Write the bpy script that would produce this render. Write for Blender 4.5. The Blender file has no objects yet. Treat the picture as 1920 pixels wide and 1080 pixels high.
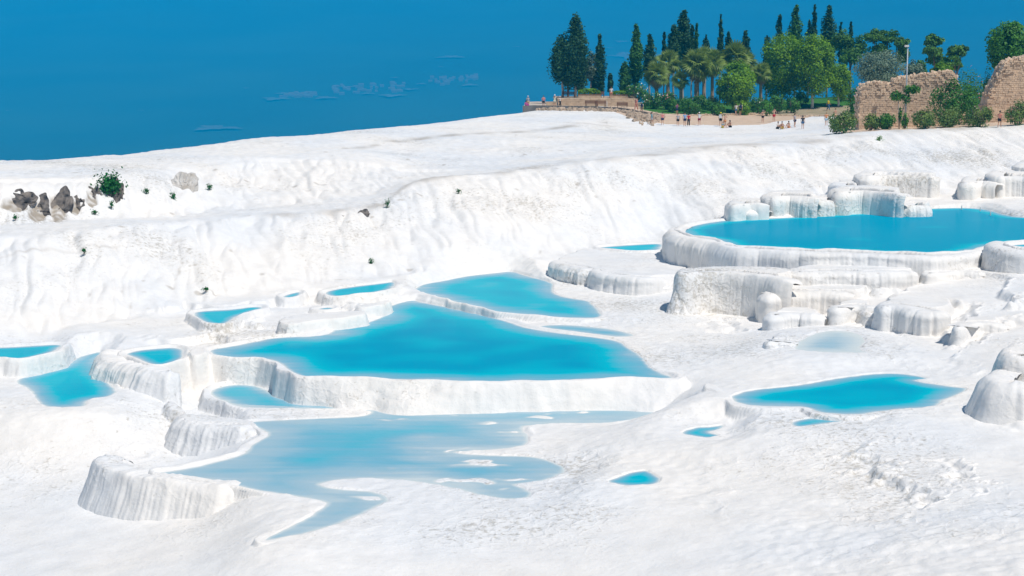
import bpy, bmesh, math, random
import numpy as np
from mathutils import Vector, Matrix, Euler

# ------------------------------------------------------------------ camera, sky, sun, exposure
scene = bpy.context.scene
C = scene.collection
FPX, HOR, CAMZ = 2954.0, 130.0, 15.8            # focal length in photo pixels, horizon row, eye height
PITCH = math.atan((540.0 - HOR) / FPX)
cam_d = bpy.data.cameras.new('camera')
cam_d.sensor_width = 36.0
cam_d.lens = 36.0 * FPX / 1920.0
cam_d.clip_start, cam_d.clip_end = 1.0, 60000.0
cam = bpy.data.objects.new('camera', cam_d)
C.objects.link(cam)
cam.location = (0, 0, CAMZ)
cam.rotation_euler = (math.pi / 2 - PITCH, 0, 0)
scene.camera = cam

SUN_EL, SUN_AZ = math.radians(61), math.radians(44)     # sun behind the camera, to its right
sun_vec = Vector((math.sin(SUN_AZ) * math.cos(SUN_EL), -math.cos(SUN_AZ) * math.cos(SUN_EL), math.sin(SUN_EL)))
world = bpy.data.worlds.new('World')
scene.world = world
world.use_nodes = True
wn = world.node_tree
bg = wn.nodes['Background']
sky = wn.nodes.new('ShaderNodeTexSky')
sky.sky_type = 'NISHITA'
sky.sun_disc = False
sky.sun_elevation = SUN_EL
sky.sun_rotation = math.pi - SUN_AZ
sky.ozone_density = 1.6
sky.dust_density = 0.3
wn.links.new(sky.outputs[0], bg.inputs[0])
bg.inputs[1].default_value = 0.064
sun_d = bpy.data.lights.new('sun', 'SUN')
sun_d.energy = 4.2
sun_d.angle = math.radians(0.5)
sun_d.color = (1.0, 0.945, 0.875)
sun = bpy.data.objects.new('sun', sun_d)
C.objects.link(sun)
sun.rotation_euler = (-sun_vec).to_track_quat('-Z', 'Y').to_euler()
vs = scene.view_settings
vs.view_transform = 'Standard'
vs.look = 'None'
vs.exposure = 0.03
vs.gamma = 1.0
vs.use_curve_mapping = False
scene.cycles.use_denoising = True
scene.cycles.max_bounces = 6
scene.cycles.diffuse_bounces = 3
scene.cycles.transparent_max_bounces = 8
scene.cycles.volume_bounces = 2

rng = np.random.default_rng(7)
random.seed(7)
CP, SP = math.cos(PITCH), math.sin(PITCH)


def ray(px, py):
    a, b = (px - 960.0) / FPX, (540.0 - py) / FPX
    return (a, CP + b * SP, -SP + b * CP)


def onz(px, py, z):                              # photo pixel -> point on the level z
    d = ray(px, py)
    t = (z - CAMZ) / d[2]
    return (d[0] * t, d[1] * t, z)


def aty(px, py, Y):                              # photo pixel -> point at the distance Y
    d = ray(px, py)
    t = Y / d[1]
    return (d[0] * t, Y, CAMZ + d[2] * t)


# ------------------------------------------------------------------ noise
_perm = np.random.default_rng(3).permutation(512)
_ang = np.random.default_rng(4).random(512) * 2 * np.pi
_gx, _gy = np.cos(_ang), np.sin(_ang)


def pn(x, y):                                    # 2-D gradient noise, about -0.7..0.7
    xi, yi = np.floor(x).astype(np.int64), np.floor(y).astype(np.int64)
    fx, fy = x - xi, y - yi
    u, v = fx * fx * fx * (fx * (fx * 6 - 15) + 10), fy * fy * fy * (fy * (fy * 6 - 15) + 10)

    def g(ix, iy, dx, dy):
        h = _perm[(_perm[ix & 511] + iy) & 511]
        return _gx[h] * dx + _gy[h] * dy
    a, b = g(xi, yi, fx, fy), g(xi + 1, yi, fx - 1, fy)
    c, d = g(xi, yi + 1, fx, fy - 1), g(xi + 1, yi + 1, fx - 1, fy - 1)
    return (a + u * (b - a)) + v * ((c + u * (d - c)) - (a + u * (b - a)))


def sstep(a, b, x):
    t = np.clip((x - a) / (b - a), 0, 1)
    return t * t * (3 - 2 * t)


# ------------------------------------------------------------------ materials
MATS = {}


def nodes_of(name):
    m = bpy.data.materials.new(name)
    m.use_nodes = True
    return m, m.node_tree.nodes, m.node_tree.links, m.node_tree.nodes['Principled BSDF']


def mat(name, col, rough=0.7, col2=None, scale=3.0, bump=0.0, bscale=None, spec=0.3, trans=0.0):
    if name in MATS:
        return MATS[name]
    m, N, L, P = nodes_of(name)
    P.inputs['Roughness'].default_value = rough
    P.inputs['Specular IOR Level'].default_value = spec
    tc = N.new('ShaderNodeTexCoord')
    if col2 is None:
        col2 = tuple(c * 0.8 for c in col)
    nz = N.new('ShaderNodeTexNoise')
    nz.inputs['Scale'].default_value = scale
    nz.inputs['Detail'].default_value = 5
    mx = N.new('ShaderNodeMix')
    mx.data_type = 'RGBA'
    mx.inputs[6].default_value = (*col, 1)
    mx.inputs[7].default_value = (*col2, 1)
    rp = N.new('ShaderNodeMapRange')
    rp.inputs[1].default_value, rp.inputs[2].default_value = 0.35, 0.65
    L.new(tc.outputs['Object'], nz.inputs['Vector'])
    L.new(nz.outputs['Fac'], rp.inputs[0])
    L.new(rp.outputs[0], mx.inputs[0])
    L.new(mx.outputs[2], P.inputs['Base Color'])
    if bump:
        nb = N.new('ShaderNodeTexNoise')
        nb.inputs['Scale'].default_value = bscale or scale * 3
        nb.inputs['Detail'].default_value = 6
        L.new(tc.outputs['Object'], nb.inputs['Vector'])
        bp = N.new('ShaderNodeBump')
        bp.inputs['Strength'].default_value = 0.8
        bp.inputs['Distance'].default_value = bump
        L.new(nb.outputs['Fac'], bp.inputs['Height'])
        L.new(bp.outputs[0], P.inputs['Normal'])
    if trans:
        tr = N.new('ShaderNodeBsdfTranslucent')
        L.new(mx.outputs[2], tr.inputs['Color'])
        ms = N.new('ShaderNodeMixShader')
        ms.inputs[0].default_value = trans
        L.new(P.outputs[0], ms.inputs[1])
        L.new(tr.outputs[0], ms.inputs[2])
        L.new(ms.outputs[0], N['Material Output'].inputs['Surface'])
    MATS[name] = m
    return m


def travertine():
    m, N, L, P = nodes_of('travertine')
    P.inputs['Roughness'].default_value = 0.75
    P.inputs['Specular IOR Level'].default_value = 0.25
    tc = N.new('ShaderNodeTexCoord')
    n1 = N.new('ShaderNodeTexNoise'); n1.inputs['Scale'].default_value = 0.09; n1.inputs['Detail'].default_value = 6
    n2 = N.new('ShaderNodeTexNoise'); n2.inputs['Scale'].default_value = 0.8; n2.inputs['Detail'].default_value = 8
    n2.inputs['Roughness'].default_value = 0.65
    for n in (n1, n2):
        L.new(tc.outputs['Object'], n.inputs['Vector'])
    r1 = N.new('ShaderNodeValToRGB')
    r1.color_ramp.elements[0].position, r1.color_ramp.elements[0].color = 0.38, (0.82, 0.825, 0.825, 1)
    r1.color_ramp.elements[1].position, r1.color_ramp.elements[1].color = 0.60, (0.90, 0.865, 0.815, 1)
    L.new(n1.outputs['Fac'], r1.inputs[0])
    r2 = N.new('ShaderNodeValToRGB')
    r2.color_ramp.elements[0].position, r2.color_ramp.elements[0].color = 0.30, (0.90, 0.90, 0.90, 1)
    r2.color_ramp.elements[1].position, r2.color_ramp.elements[1].color = 0.62, (1, 1, 1, 1)
    L.new(n2.outputs['Fac'], r2.inputs[0])
    mx = N.new('ShaderNodeMix'); mx.data_type = 'RGBA'; mx.blend_type = 'MULTIPLY'
    mx.inputs[0].default_value = 1.0
    L.new(r1.outputs[0], mx.inputs[6]); L.new(r2.outputs[0], mx.inputs[7])
    n4 = N.new('ShaderNodeTexNoise'); n4.inputs['Scale'].default_value = 3.6; n4.inputs['Detail'].default_value = 10
    n4.inputs['Roughness'].default_value = 0.72
    n5 = N.new('ShaderNodeTexNoise'); n5.inputs['Scale'].default_value = 0.13; n5.inputs['Detail'].default_value = 4
    mp = N.new('ShaderNodeMapping'); mp.inputs['Location'].default_value = (31, 17, 5)
    L.new(tc.outputs['Object'], n4.inputs['Vector']); L.new(tc.outputs['Object'], mp.inputs['Vector']); L.new(mp.outputs[0], n5.inputs['Vector'])
    sb = N.new('ShaderNodeMath'); sb.operation = 'MULTIPLY_ADD'; sb.inputs[1].default_value = -0.62
    L.new(n5.outputs['Fac'], sb.inputs[0]); L.new(n4.outputs['Fac'], sb.inputs[2])
    r4 = N.new('ShaderNodeValToRGB')
    r4.color_ramp.elements[0].position, r4.color_ramp.elements[0].color = -0.0, (0.70, 0.68, 0.64, 1)
    r4.color_ramp.elements[1].position, r4.color_ramp.elements[1].color = 0.10, (1, 1, 1, 1)
    L.new(sb.outputs[0], r4.inputs[0])
    mx0 = mx
    mx = N.new('ShaderNodeMix'); mx.data_type = 'RGBA'; mx.blend_type = 'MULTIPLY'; mx.inputs[0].default_value = 1.0
    L.new(mx0.outputs[2], mx.inputs[6]); L.new(r4.outputs[0], mx.inputs[7])
    at = N.new('ShaderNodeAttribute'); at.attribute_name = 'stain_shade'
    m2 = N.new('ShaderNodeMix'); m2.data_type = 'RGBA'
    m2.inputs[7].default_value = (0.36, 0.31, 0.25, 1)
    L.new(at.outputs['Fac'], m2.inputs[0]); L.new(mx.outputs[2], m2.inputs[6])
    L.new(m2.outputs[2], P.inputs['Base Color'])
    n3 = N.new('ShaderNodeTexNoise'); n3.inputs['Scale'].default_value = 3.2; n3.inputs['Detail'].default_value = 9
    n3.inputs['Roughness'].default_value = 0.62
    L.new(tc.outputs['Object'], n3.inputs['Vector'])
    bp = N.new('ShaderNodeBump'); bp.inputs['Strength'].default_value = 0.5; bp.inputs['Distance'].default_value = 0.10
    L.new(n3.outputs['Fac'], bp.inputs['Height'])
    nd = N.new('ShaderNodeTexNoise'); nd.inputs['Scale'].default_value = 1.1; nd.inputs['Detail'].default_value = 3
    L.new(tc.outputs['Object'], nd.inputs['Vector'])
    vm = N.new('ShaderNodeVectorMath'); vm.operation = 'SCALE'; vm.inputs['Scale'].default_value = 0.9
    L.new(nd.outputs['Color'], vm.inputs[0])
    va = N.new('ShaderNodeVectorMath'); va.operation = 'ADD'
    L.new(tc.outputs['Object'], va.inputs[0]); L.new(vm.outputs[0], va.inputs[1])
    vo = N.new('ShaderNodeTexVoronoi'); vo.feature = 'DISTANCE_TO_EDGE'; vo.inputs['Scale'].default_value = 1.7
    L.new(va.outputs[0], vo.inputs['Vector'])
    vr_ = N.new('ShaderNodeMapRange'); vr_.inputs[1].default_value, vr_.inputs[2].default_value = 0.0, 0.16
    vr_.inputs[3].default_value, vr_.inputs[4].default_value = 1.0, 0.0
    L.new(vo.outputs['Distance'], vr_.inputs[0])
    mk = N.new('ShaderNodeMapRange'); mk.inputs[1].default_value, mk.inputs[2].default_value = 0.46, 0.60
    L.new(n5.outputs['Fac'], mk.inputs[0])
    hm = N.new('ShaderNodeMath'); hm.operation = 'MULTIPLY'
    L.new(vr_.outputs[0], hm.inputs[0]); L.new(mk.outputs[0], hm.inputs[1])
    b2 = N.new('ShaderNodeBump'); b2.inputs['Strength'].default_value = 0.45; b2.inputs['Distance'].default_value = 0.05
    L.new(hm.outputs[0], b2.inputs['Height']); L.new(bp.outputs[0], b2.inputs['Normal'])
    L.new(b2.outputs[0], P.inputs['Normal'])
    return m


def water_mat():
    m, N, L, P = nodes_of('pool_water')
    at = N.new('ShaderNodeAttribute'); at.attribute_name = 'depth'
    tc = N.new('ShaderNodeTexCoord')
    nz = N.new('ShaderNodeTexNoise'); nz.inputs['Scale'].default_value = 0.16; nz.inputs['Detail'].default_value = 5
    L.new(tc.outputs['Object'], nz.inputs['Vector'])
    ml = N.new('ShaderNodeMath'); ml.operation = 'MULTIPLY_ADD'
    ml.inputs[1].default_value, ml.inputs[2].default_value = 0.5, -0.25
    L.new(nz.outputs['Fac'], ml.inputs[0])
    dp = N.new('ShaderNodeMath'); dp.operation = 'MULTIPLY'; dp.inputs[1].default_value = 5.0; dp.use_clamp = True
    L.new(at.outputs['Fac'], dp.inputs[0])
    mm = N.new('ShaderNodeMath'); mm.operation = 'MULTIPLY'
    L.new(dp.outputs[0], mm.inputs[0]); L.new(ml.outputs[0], mm.inputs[1])
    ad = N.new('ShaderNodeMath'); ad.operation = 'ADD'
    L.new(at.outputs['Fac'], ad.inputs[0]); L.new(mm.outputs[0], ad.inputs[1])
    mp = N.new('ShaderNodeMapping'); mp.inputs['Scale'].default_value = (0.25, 1.6, 1)
    ns = N.new('ShaderNodeTexNoise'); ns.inputs['Scale'].default_value = 1.0; ns.inputs['Detail'].default_value = 7
    L.new(tc.outputs['Object'], mp.inputs['Vector']); L.new(mp.outputs[0], ns.inputs['Vector'])
    m3 = N.new('ShaderNodeMath'); m3.operation = 'MULTIPLY_ADD'; m3.inputs[1].default_value = 0.28; m3.inputs[2].default_value = -0.14
    L.new(ns.outputs['Fac'], m3.inputs[0])
    m4 = N.new('ShaderNodeMath'); m4.operation = 'MULTIPLY'; L.new(m3.outputs[0], m4.inputs[0]); L.new(dp.outputs[0], m4.inputs[1]); m3 = m4
    a2 = N.new('ShaderNodeMath'); a2.operation = 'ADD'
    L.new(ad.outputs[0], a2.inputs[0]); L.new(m3.outputs[0], a2.inputs[1]); ad = a2
    rp = N.new('ShaderNodeValToRGB')
    e = rp.color_ramp.elements
    e[0].position, e[0].color = 0.0, (0.68, 0.72, 0.70, 1)
    e.new(0.09).color = (0.38, 0.53, 0.60, 1)
    e[len(e) - 1].position, e[len(e) - 1].color = 1.0, (0.0, 0.33, 0.50, 1)
    e.new(0.25).color = (0.19, 0.455, 0.575, 1)
    e.new(0.55).color = (0.0, 0.47, 0.585, 1)
    L.new(ad.outputs[0], rp.inputs[0])
    L.new(rp.outputs[0], P.inputs['Base Color'])
    P.inputs['Roughness'].default_value = 0.08
    P.inputs['IOR'].default_value = 1.33
    P.inputs['Specular IOR Level'].default_value = 0.0
    gl = N.new('ShaderNodeBsdfGlossy'); gl.inputs['Roughness'].default_value = 0.06
    ms = N.new('ShaderNodeMixShader'); ms.inputs[0].default_value = 0.07
    L.new(P.outputs[0], ms.inputs[1]); L.new(gl.outputs[0], ms.inputs[2])
    L.new(ms.outputs[0], N['Material Output'].inputs['Surface'])
    n3 = N.new('ShaderNodeTexNoise'); n3.inputs['Scale'].default_value = 4.0; n3.inputs['Detail'].default_value = 4
    L.new(tc.outputs['Object'], n3.inputs['Vector'])
    bp = N.new('ShaderNodeBump'); bp.inputs['Strength'].default_value = 0.35; bp.inputs['Distance'].default_value = 0.03
    L.new(n3.outputs['Fac'], bp.inputs['Height'])
    L.new(bp.outputs[0], P.inputs['Normal']); L.new(bp.outputs[0], gl.inputs['Normal'])
    return m


TRAV, WATER = travertine(), water_mat()
SAND = mat('sand', (0.66, 0.50, 0.37), 0.9, (0.58, 0.43, 0.31), 0.8, 0.03)
LAWN = mat('lawn_grass', (0.05, 0.19, 0.02), 0.9, (0.035, 0.13, 0.015), 1.5, 0.05)
EARTH = mat('earth', (0.42, 0.33, 0.22), 0.9, (0.30, 0.26, 0.16), 0.7, 0.04)


# ------------------------------------------------------------------ object helpers
def mesh_np(name, V, F, smooth=True):
    me = bpy.data.meshes.new(name)
    V = np.asarray(V, dtype=np.float32)
    F = np.asarray(F, dtype=np.int32)
    k = F.shape[1]
    me.vertices.add(len(V)); me.vertices.foreach_set('co', V.ravel())
    me.loops.add(F.size); me.loops.foreach_set('vertex_index', F.ravel())
    me.polygons.add(len(F))
    me.polygons.foreach_set('loop_start', np.arange(0, F.size, k, dtype=np.int32))
    me.polygons.foreach_set('use_smooth', np.full(len(F), smooth, dtype=bool))
    me.update(calc_edges=True)
    return me


def link(name, me, m=None, parent=None):
    o = bpy.data.objects.new(name, me)
    C.objects.link(o)
    if m is not None and me is not None and not me.materials:
        me.materials.append(m)
    if parent is not None:
        o.parent = parent
    return o


def tag(o, label, cat, group=None):
    o['label'] = label; o['category'] = cat
    if group: o['group'] = group
    return o


def thing(name, label, cat, loc=(0, 0, 0), rz=0.0, group=None):
    o = bpy.data.objects.new(name, None)
    C.objects.link(o)
    o.location = loc
    o.rotation_euler = (0, 0, rz)
    return tag(o, label, cat, group)


def structure(o):
    o['kind'] = 'structure'
    return o


class MB:                                        # collects simple solids into one mesh
    def __init__(s): s.v, s.f = [], []

    def box(s, x0, x1, y0, y1, z0, z1, M=None):
        b = len(s.v)
        for p in ((x0, y0, z0), (x1, y0, z0), (x1, y1, z0), (x0, y1, z0), (x0, y0, z1), (x1, y0, z1), (x1, y1, z1), (x0, y1, z1)):
            s.v.append(tuple(M @ Vector(p)) if M else p)
        s.f += [tuple(b + i for i in q) for q in ((0, 3, 2, 1), (4, 5, 6, 7), (0, 1, 5, 4), (1, 2, 6, 5), (2, 3, 7, 6), (3, 0, 4, 7))]

    def tube(s, pts, rad, n=7, cap=True):
        b0 = len(s.v)
        pts = [Vector(p) for p in pts]
        for i, p in enumerate(pts):
            t = (pts[min(i + 1, len(pts) - 1)] - pts[max(i - 1, 0)]).normalized()
            a = t.orthogonal().normalized()
            if abs(t.z) > 0.3: a = (Vector((1, 0, 0)) - t * t.x).normalized()
            c = t.cross(a)
            for k in range(n):
                q = 2 * math.pi * k / n
                s.v.append(tuple(p + (a * math.cos(q) + c * math.sin(q)) * rad[i]))
        for i in range(len(pts) - 1):
            for k in range(n):
                a, c = b0 + i * n + k, b0 + i * n + (k + 1) % n
                s.f.append((a, c, c + n, a + n))
        if cap:
            s.f.append(tuple(b0 + k for k in reversed(range(n))))
            s.f.append(tuple(b0 + (len(pts) - 1) * n + k for k in range(n)))

    def build(s, name, m, parent=None, smooth=False):
        me = bpy.data.meshes.new(name)
        me.from_pydata(s.v, [], s.f)
        if smooth: me.polygons.foreach_set('use_smooth', [True] * len(me.polygons))
        me.update()
        return link(name, me, m, parent)


# ------------------------------------------------------------------ the travertine hillside: base surface
def feat(pts):                                   # (px, py, z, None) or (px, py, None, distance)
    P = [onz(a, b, z) if d is None else aty(a, b, d) for a, b, z, d in pts]
    P = np.array(P)
    r = P[:, 0] / P[:, 1]
    i = np.argsort(r)
    return r[i], P[i, 1], P[i, 2]


_ = None
FEATS = [
    feat([(0, 1080, -3.3, _), (250, 1080, -2.6, _), (400, 1080, -2.0, _), (550, 1080, -1.8, _), (700, 1080, -1.75, _), (1000, 1080, -1.6, _), (1300, 1080, -1.0, _), (1600, 1080, -0.3, _), (1920, 1080, 0.5, _)]),
    feat([(0, 960, -3.3, _), (280, 965, -2.9, _), (400, 970, -2.45, _), (510, 980, -1.8, _), (630, 960, -1.25, _), (1000, 960, -1.2, _), (1300, 950, -0.8, _), (1600, 940, -0.3, _), (1920, 940, 0.3, _)]),
    feat([(0, 850, -2.75, _), (300, 850, -2.8, _), (450, 850, -2.2, _), (600, 850, -1.5, _), (1000, 850, -1.15, _), (1300, 850, -0.7, _), (1600, 850, -0.15, _), (1920, 850, 0.3, _)]),
    feat([(0, 772, -1.1, _), (180, 780, -1.3, _), (280, 775, -2.2, _), (450, 775, -1.7, _), (700, 775, -1.5, _), (1000, 775, -1.5, _), (1235, 778, -1.35, _), (1300, 775, -0.8, _), (1400, 775, -0.3, _), (1600, 780, 0.0, _), (1920, 775, 0.5, _)]),
    feat([(0, 700, -0.85, _), (230, 700, -0.95, _), (350, 700, -1.3, _), (700, 690, -0.3, _), (1200, 700, -0.1, _), (1400, 690, 0.25, _), (1650, 690, 0.45, _), (1920, 690, 1.3, _)]),
    feat([(0, 650, -0.2, _), (240, 640, -0.05, _), (480, 610, 0.28, _), (700, 610, 0.1, _), (1000, 610, 0.0, _), (1200, 610, 0.15, _), (1350, 600, 0.15, _), (1650, 620, 0.5, _), (1920, 610, 1.7, _)]),
    feat([(0, 632, 0.0, _), (240, 600, 0.2, _), (480, 560, 0.55, _), (700, 545, 0.6, _), (1000, 535, 0.35, _), (1200, 540, 0.5, _), (1350, 560, 0.6, _), (1650, 555, 1.6, _), (1920, 540, 2.5, _)]),
    feat([(0, 628, 0.1, _), (240, 592, 0.35, _), (480, 548, 0.7, _), (640, 525, 0.9, _), (960, 492, 1.2, _), (1100, 465, 1.35, _), (1240, 447, 1.4, _), (1370, 403, 3.5, _), (1440, 394, 3.5, _), (1610, 380, 3.6, _), (1700, 370, 3.9, _), (1800, 358, 4.2, _), (1920, 356, 4.4, _)]),
    feat([(0, 450, _, 106), (240, 425, _, 112), (480, 402, _, 121), (640, 396, _, 125), (720, 385, _, 129), (775, 345, _, 134), (960, 322, _, 139), (1200, 292, _, 148), (1440, 270, _, 162), (1540, 264, _, 166), (1600, 254, _, 170), (1700, 247, _, 173), (1920, 237, _, 174)]),
    feat([(0, 422, _, 117), (240, 400, _, 124), (480, 386, _, 132), (640, 380, _, 134), (720, 368, _, 136), (775, 338, _, 143), (960, 312, _, 153), (1200, 282, _, 164), (1440, 258, _, 186), (1540, 252, _, 184), (1600, 244, _, 182), (1700, 240, _, 182), (1920, 233, _, 184)]),
    feat([(-300, 350, _, 115), (0, 337, _, 119.6), (240, 330, _, 127.3), (330, 318, _, 136), (480, 296, _, 150), (640, 290, _, 152), (720, 300, _, 152), (775, 292, _, 162), (960, 260, _, 180), (1200, 245, _, 200), (1440, 244, _, 206), (1540, 244, _, 200), (1600, 240, _, 188), (1920, 231, _, 188)]),
    feat([(0, 303, _, 150), (240, 284, _, 162), (480, 259, _, 178), (720, 235, _, 196), (860, 221, _, 210), (950, 212, _, 221), (985, 204.5, _, 226), (1100, 204.5, _, 228.5), (1160, 207, _, 227), (1240, 220, _, 221), (1300, 217, _, 229), (1440, 211, _, 243), (1600, 205, _, 248), (1750, 210, _, 240), (1920, 215, _, 235)]),
]
# behind the crest: the plateau's back, then the fall to the valley
rr_, yy_, zz_ = FEATS[-1]
back = np.interp(rr_, [-0.4, 0.0, 0.03, 0.09, 0.16, 0.4], [4, 4, 30, 50, 95, 130])
FEATS.append((rr_, yy_ + np.interp(rr_, [-0.4, 0.0, 0.03, 0.4], [2, 2, 12, 12]), zz_ + np.interp(rr_, [-0.4, 0.0, 0.03, 0.09, 0.16, 0.21, 0.32], [-0.1, -0.1, 0.2, 0.8, 1.3, 1.7, 1.2])))
FEATS.append((rr_, yy_ + back, zz_ + np.interp(rr_, [-0.4, 0.0, 0.04, 0.1, 0.4], [-0.3, -0.3, 0.5, 1.4, 2.7])))
FEATS.append((rr_, FEATS[-1][1] + 40, FEATS[-1][2] - 14))
FEATS.append((rr_, FEATS[-1][1] + 500, np.full(len(rr_), -186.0)))

R0 = np.concatenate([np.linspace(-0.62, -0.34, 36, endpoint=False), np.linspace(-0.34, 0.34, 800), np.linspace(0.34, 0.62, 37)[1:]])
YR = np.concatenate([np.linspace(28, 47, 60, endpoint=False), np.exp(np.linspace(math.log(47), math.log(150), 960, endpoint=False)),
                     np.linspace(150, 262, 240, endpoint=False), np.exp(np.linspace(math.log(262), math.log(900), 60))])
NR, NC = len(YR), len(R0)
keyY = np.array([np.interp(R0, f[0], f[1]) for f in FEATS])
keyZ = np.array([np.interp(R0, f[0], f[2]) for f in FEATS])
# the near ground runs on towards the viewer
keyY = np.vstack([np.full(NC, 28.0), keyY]); keyZ = np.vstack([keyZ[0] + np.interp(R0, [-0.3, 0.3], [-0.8, 1.4]), keyZ])
Z = np.empty((NR, NC))
for j in range(NC):
    Z[:, j] = np.interp(YR, keyY[:, j], keyZ[:, j])


def blur(A, n, axis):
    for _k in range(2):
        pad = [(0, 0), (0, 0)]; pad[axis] = (n + 1, n)
        B = np.cumsum(np.pad(A, pad, mode='edge'), axis=axis)
        m = 2 * n + 1
        A = (B[m:] - B[:-m]) / m if axis == 0 else (B[:, m:] - B[:, :-m]) / m
    return A


NN = 1110                                         # rows that get the full smoothing
Z = blur(Z, 7, 0)
Z = blur(Z, 14, 1)
X2 = R0[None, :] * YR[:, None]
Y2 = np.repeat(YR[:, None], NC, 1)
X, Y, Z = X2.ravel(), Y2.ravel(), Z.ravel()
T_ = Y * CP - (Z - CAMZ) * SP                      # photo pixel of every vertex, used to say which region it lies in
PX = 960 + FPX * X / T_
PY = 540 - FPX * (Y * SP + (Z - CAMZ) * CP) / T_
foot = np.interp(PX, [-600, 0, 240, 480, 640, 960, 1100, 1240, 1370, 1440, 1610, 1800, 1920, 2500], [690, 628, 592, 548, 525, 492, 465, 447, 403, 394, 380, 358, 356, 345])
dz = np.gradient(Z.reshape(NR, NC), YR, axis=0).ravel()
HILL = sstep(8, -12, PY - foot) * sstep(270, 150, Y)
steep = sstep(0.02, 0.16, dz) * HILL
flat_right = sstep(1250, 1500, PX) * sstep(740, 900, PY)
# wide swells, drapery and flutes of the hillside
Z = Z + HILL * (0.5 * pn(X / 17, Y / 17) + 0.22 * pn(X / 6 + 9, Y / 7))
cx = X + 0.25 * Y
drape = np.abs(pn(cx / 3.4 + 0.5 * pn(X / 5, Y / 5), Y / 14.0)) * 1.1
flute = np.abs(pn(cx / 1.05 + 0.6 * pn(X / 2, Y / 3), Y / 7.0))
Z = Z - steep * (0.85 * (0.35 - drape) + 0.42 * (0.3 - flute)) + HILL * 0.10 * pn(cx / 0.8, Y / 1.6)
rid = np.abs(pn(X / 2.6 + 4, Y / 2.2)) + 0.5 * np.abs(pn(X / 1.1, Y / 0.9 + 7))
Z = Z + (1 - HILL) * sstep(260, 200, Y) * (0.16 * pn(X / 5, Y / 5) + 0.05 * pn(X / 1.3, Y / 1.3))
Z = Z + flat_right * (0.13 * rid - 0.05 + 0.05 * pn(X / 0.45, Y / 0.45) + 0.06 * pn(X / 0.9, Y / 1.4))
rough_mid = sstep(1380, 1480, PX) * sstep(520, 570, PY) * sstep(700, 670, PY)
Z = Z + rough_mid * (0.17 * rid - 0.06 + 0.05 * pn(X / 0.5, Y / 0.5))
STAIN_SHADE = np.zeros(len(X))
# dirty ledges along the drapery lips of the hillside
for line, wd, st in (([(480, 402), (640, 396), (720, 384), (775, 346), (960, 321), (1200, 291), (1440, 269), (1560, 262)], 3.5, 0.5), ([(0, 478), (160, 462), (340, 445)], 2.5, 0.5),
                     ([(640, 278), (740, 265), (960, 247), (1140, 230)], 2.6, 0.65), ([(1560, 262), (1620, 250), (1760, 243), (1930, 235)], 4.0, 0.5)):
    lx, ly = np.array(line).T
    dd = np.abs(PY - np.interp(PX, lx, ly)) / wd
    ok = (PX > lx[0]) & (PX < lx[-1])
    STAIN_SHADE = np.maximum(STAIN_SHADE, ok * np.exp(-dd * dd) * st * np.clip(0.55 + 1.6 * pn(X / 3, Y / 4), 0, 1))
STAIN_SHADE = np.maximum(STAIN_SHADE, 0.5 * HILL * sstep(0.46, 0.60, pn(X / 0.9, Y / 1.1) + 0.25 * pn(X / 9, Y / 9)))


T3 = Y * CP - (Z - CAMZ) * SP
PX3, PY3 = 960 + FPX * X / T3, 540 - FPX * (Y * SP + (Z - CAMZ) * CP) / T3
for hx, hy, hw_, hh_ in ((26, 383, 46, 28), (70, 396, 30, 36), (110, 392, 32, 48), (141, 388, 18, 26), (171, 373, 20, 28)):  # cliff hollows: bare rock colour, with their shade painted in as ragged dark patches
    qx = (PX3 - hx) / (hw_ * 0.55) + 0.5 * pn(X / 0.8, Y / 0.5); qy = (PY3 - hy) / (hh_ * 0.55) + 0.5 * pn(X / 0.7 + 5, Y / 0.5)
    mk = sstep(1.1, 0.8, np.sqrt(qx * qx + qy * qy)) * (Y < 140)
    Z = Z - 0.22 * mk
    STAIN_SHADE = np.maximum(STAIN_SHADE, mk * np.clip(0.85 + 1.2 * pn(X / 0.5, Y / 0.35), 0.2, 1))
# low scalloped steps on the gently sloping ground
tmask = np.clip(sstep(1230, 1420, PX) * sstep(480, 540, PY) * sstep(720, 660, PY) + sstep(230, 330, PX) * sstep(800, 720, PX) * sstep(530, 550, PY) * sstep(720, 680, PY)
                + 0.8 * sstep(950, 1150, PX) * sstep(740, 790, PY) * sstep(1000, 900, PY)
                + 0.7 * sstep(420, 300, PX) * sstep(690, 740, PY) * sstep(900, 830, PY), 0, 1) * (1 - HILL * 0.6)
STEP = 0.6
tn = 0.75 * pn(X / 5.5 + 2, Y / 5.5) + 0.45 * pn(X / 1.9, Y / 2.2) + 0.10 * pn(X / 0.5, Y / 0.6)
hq = Z / STEP + tn
fq_ = hq - np.floor(hq)
Z = Z + tmask * (STEP * (np.floor(hq) + sstep(0.74, 0.98, fq_) + 0.12 * fq_ - tn * 0.55) - Z) * 0.85
# ------------------------------------------------------------------ pools and terraces
def smooth_poly(P, n=2):
    P = np.asarray(P, float)
    for _k in range(n):
        Q = np.roll(P, -1, 0)
        P = np.stack([P * 0.75 + Q * 0.25, P * 0.25 + Q * 0.75], 1).reshape(-1, 2)
    return P


def sdist(x, y, P):
    A, B = P, np.roll(P, -1, 0)
    best = np.full(x.shape, 1e9)
    inside = np.zeros(x.shape, bool)
    for (ax, ay), (bx, by) in zip(A, B):
        ex, ey = bx - ax, by - ay
        wx, wy = x - ax, y - ay
        t = np.clip((wx * ex + wy * ey) / (ex * ex + ey * ey + 1e-12), 0, 1)
        best = np.minimum(best, (wx - ex * t) ** 2 + (wy - ey * t) ** 2)
        inside ^= ((ay > y) != (by > y)) & (x < (bx - ax) * (y - ay) / (by - ay + 1e-12) + ax)
    return np.where(inside, -1, 1) * np.sqrt(best)


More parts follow.
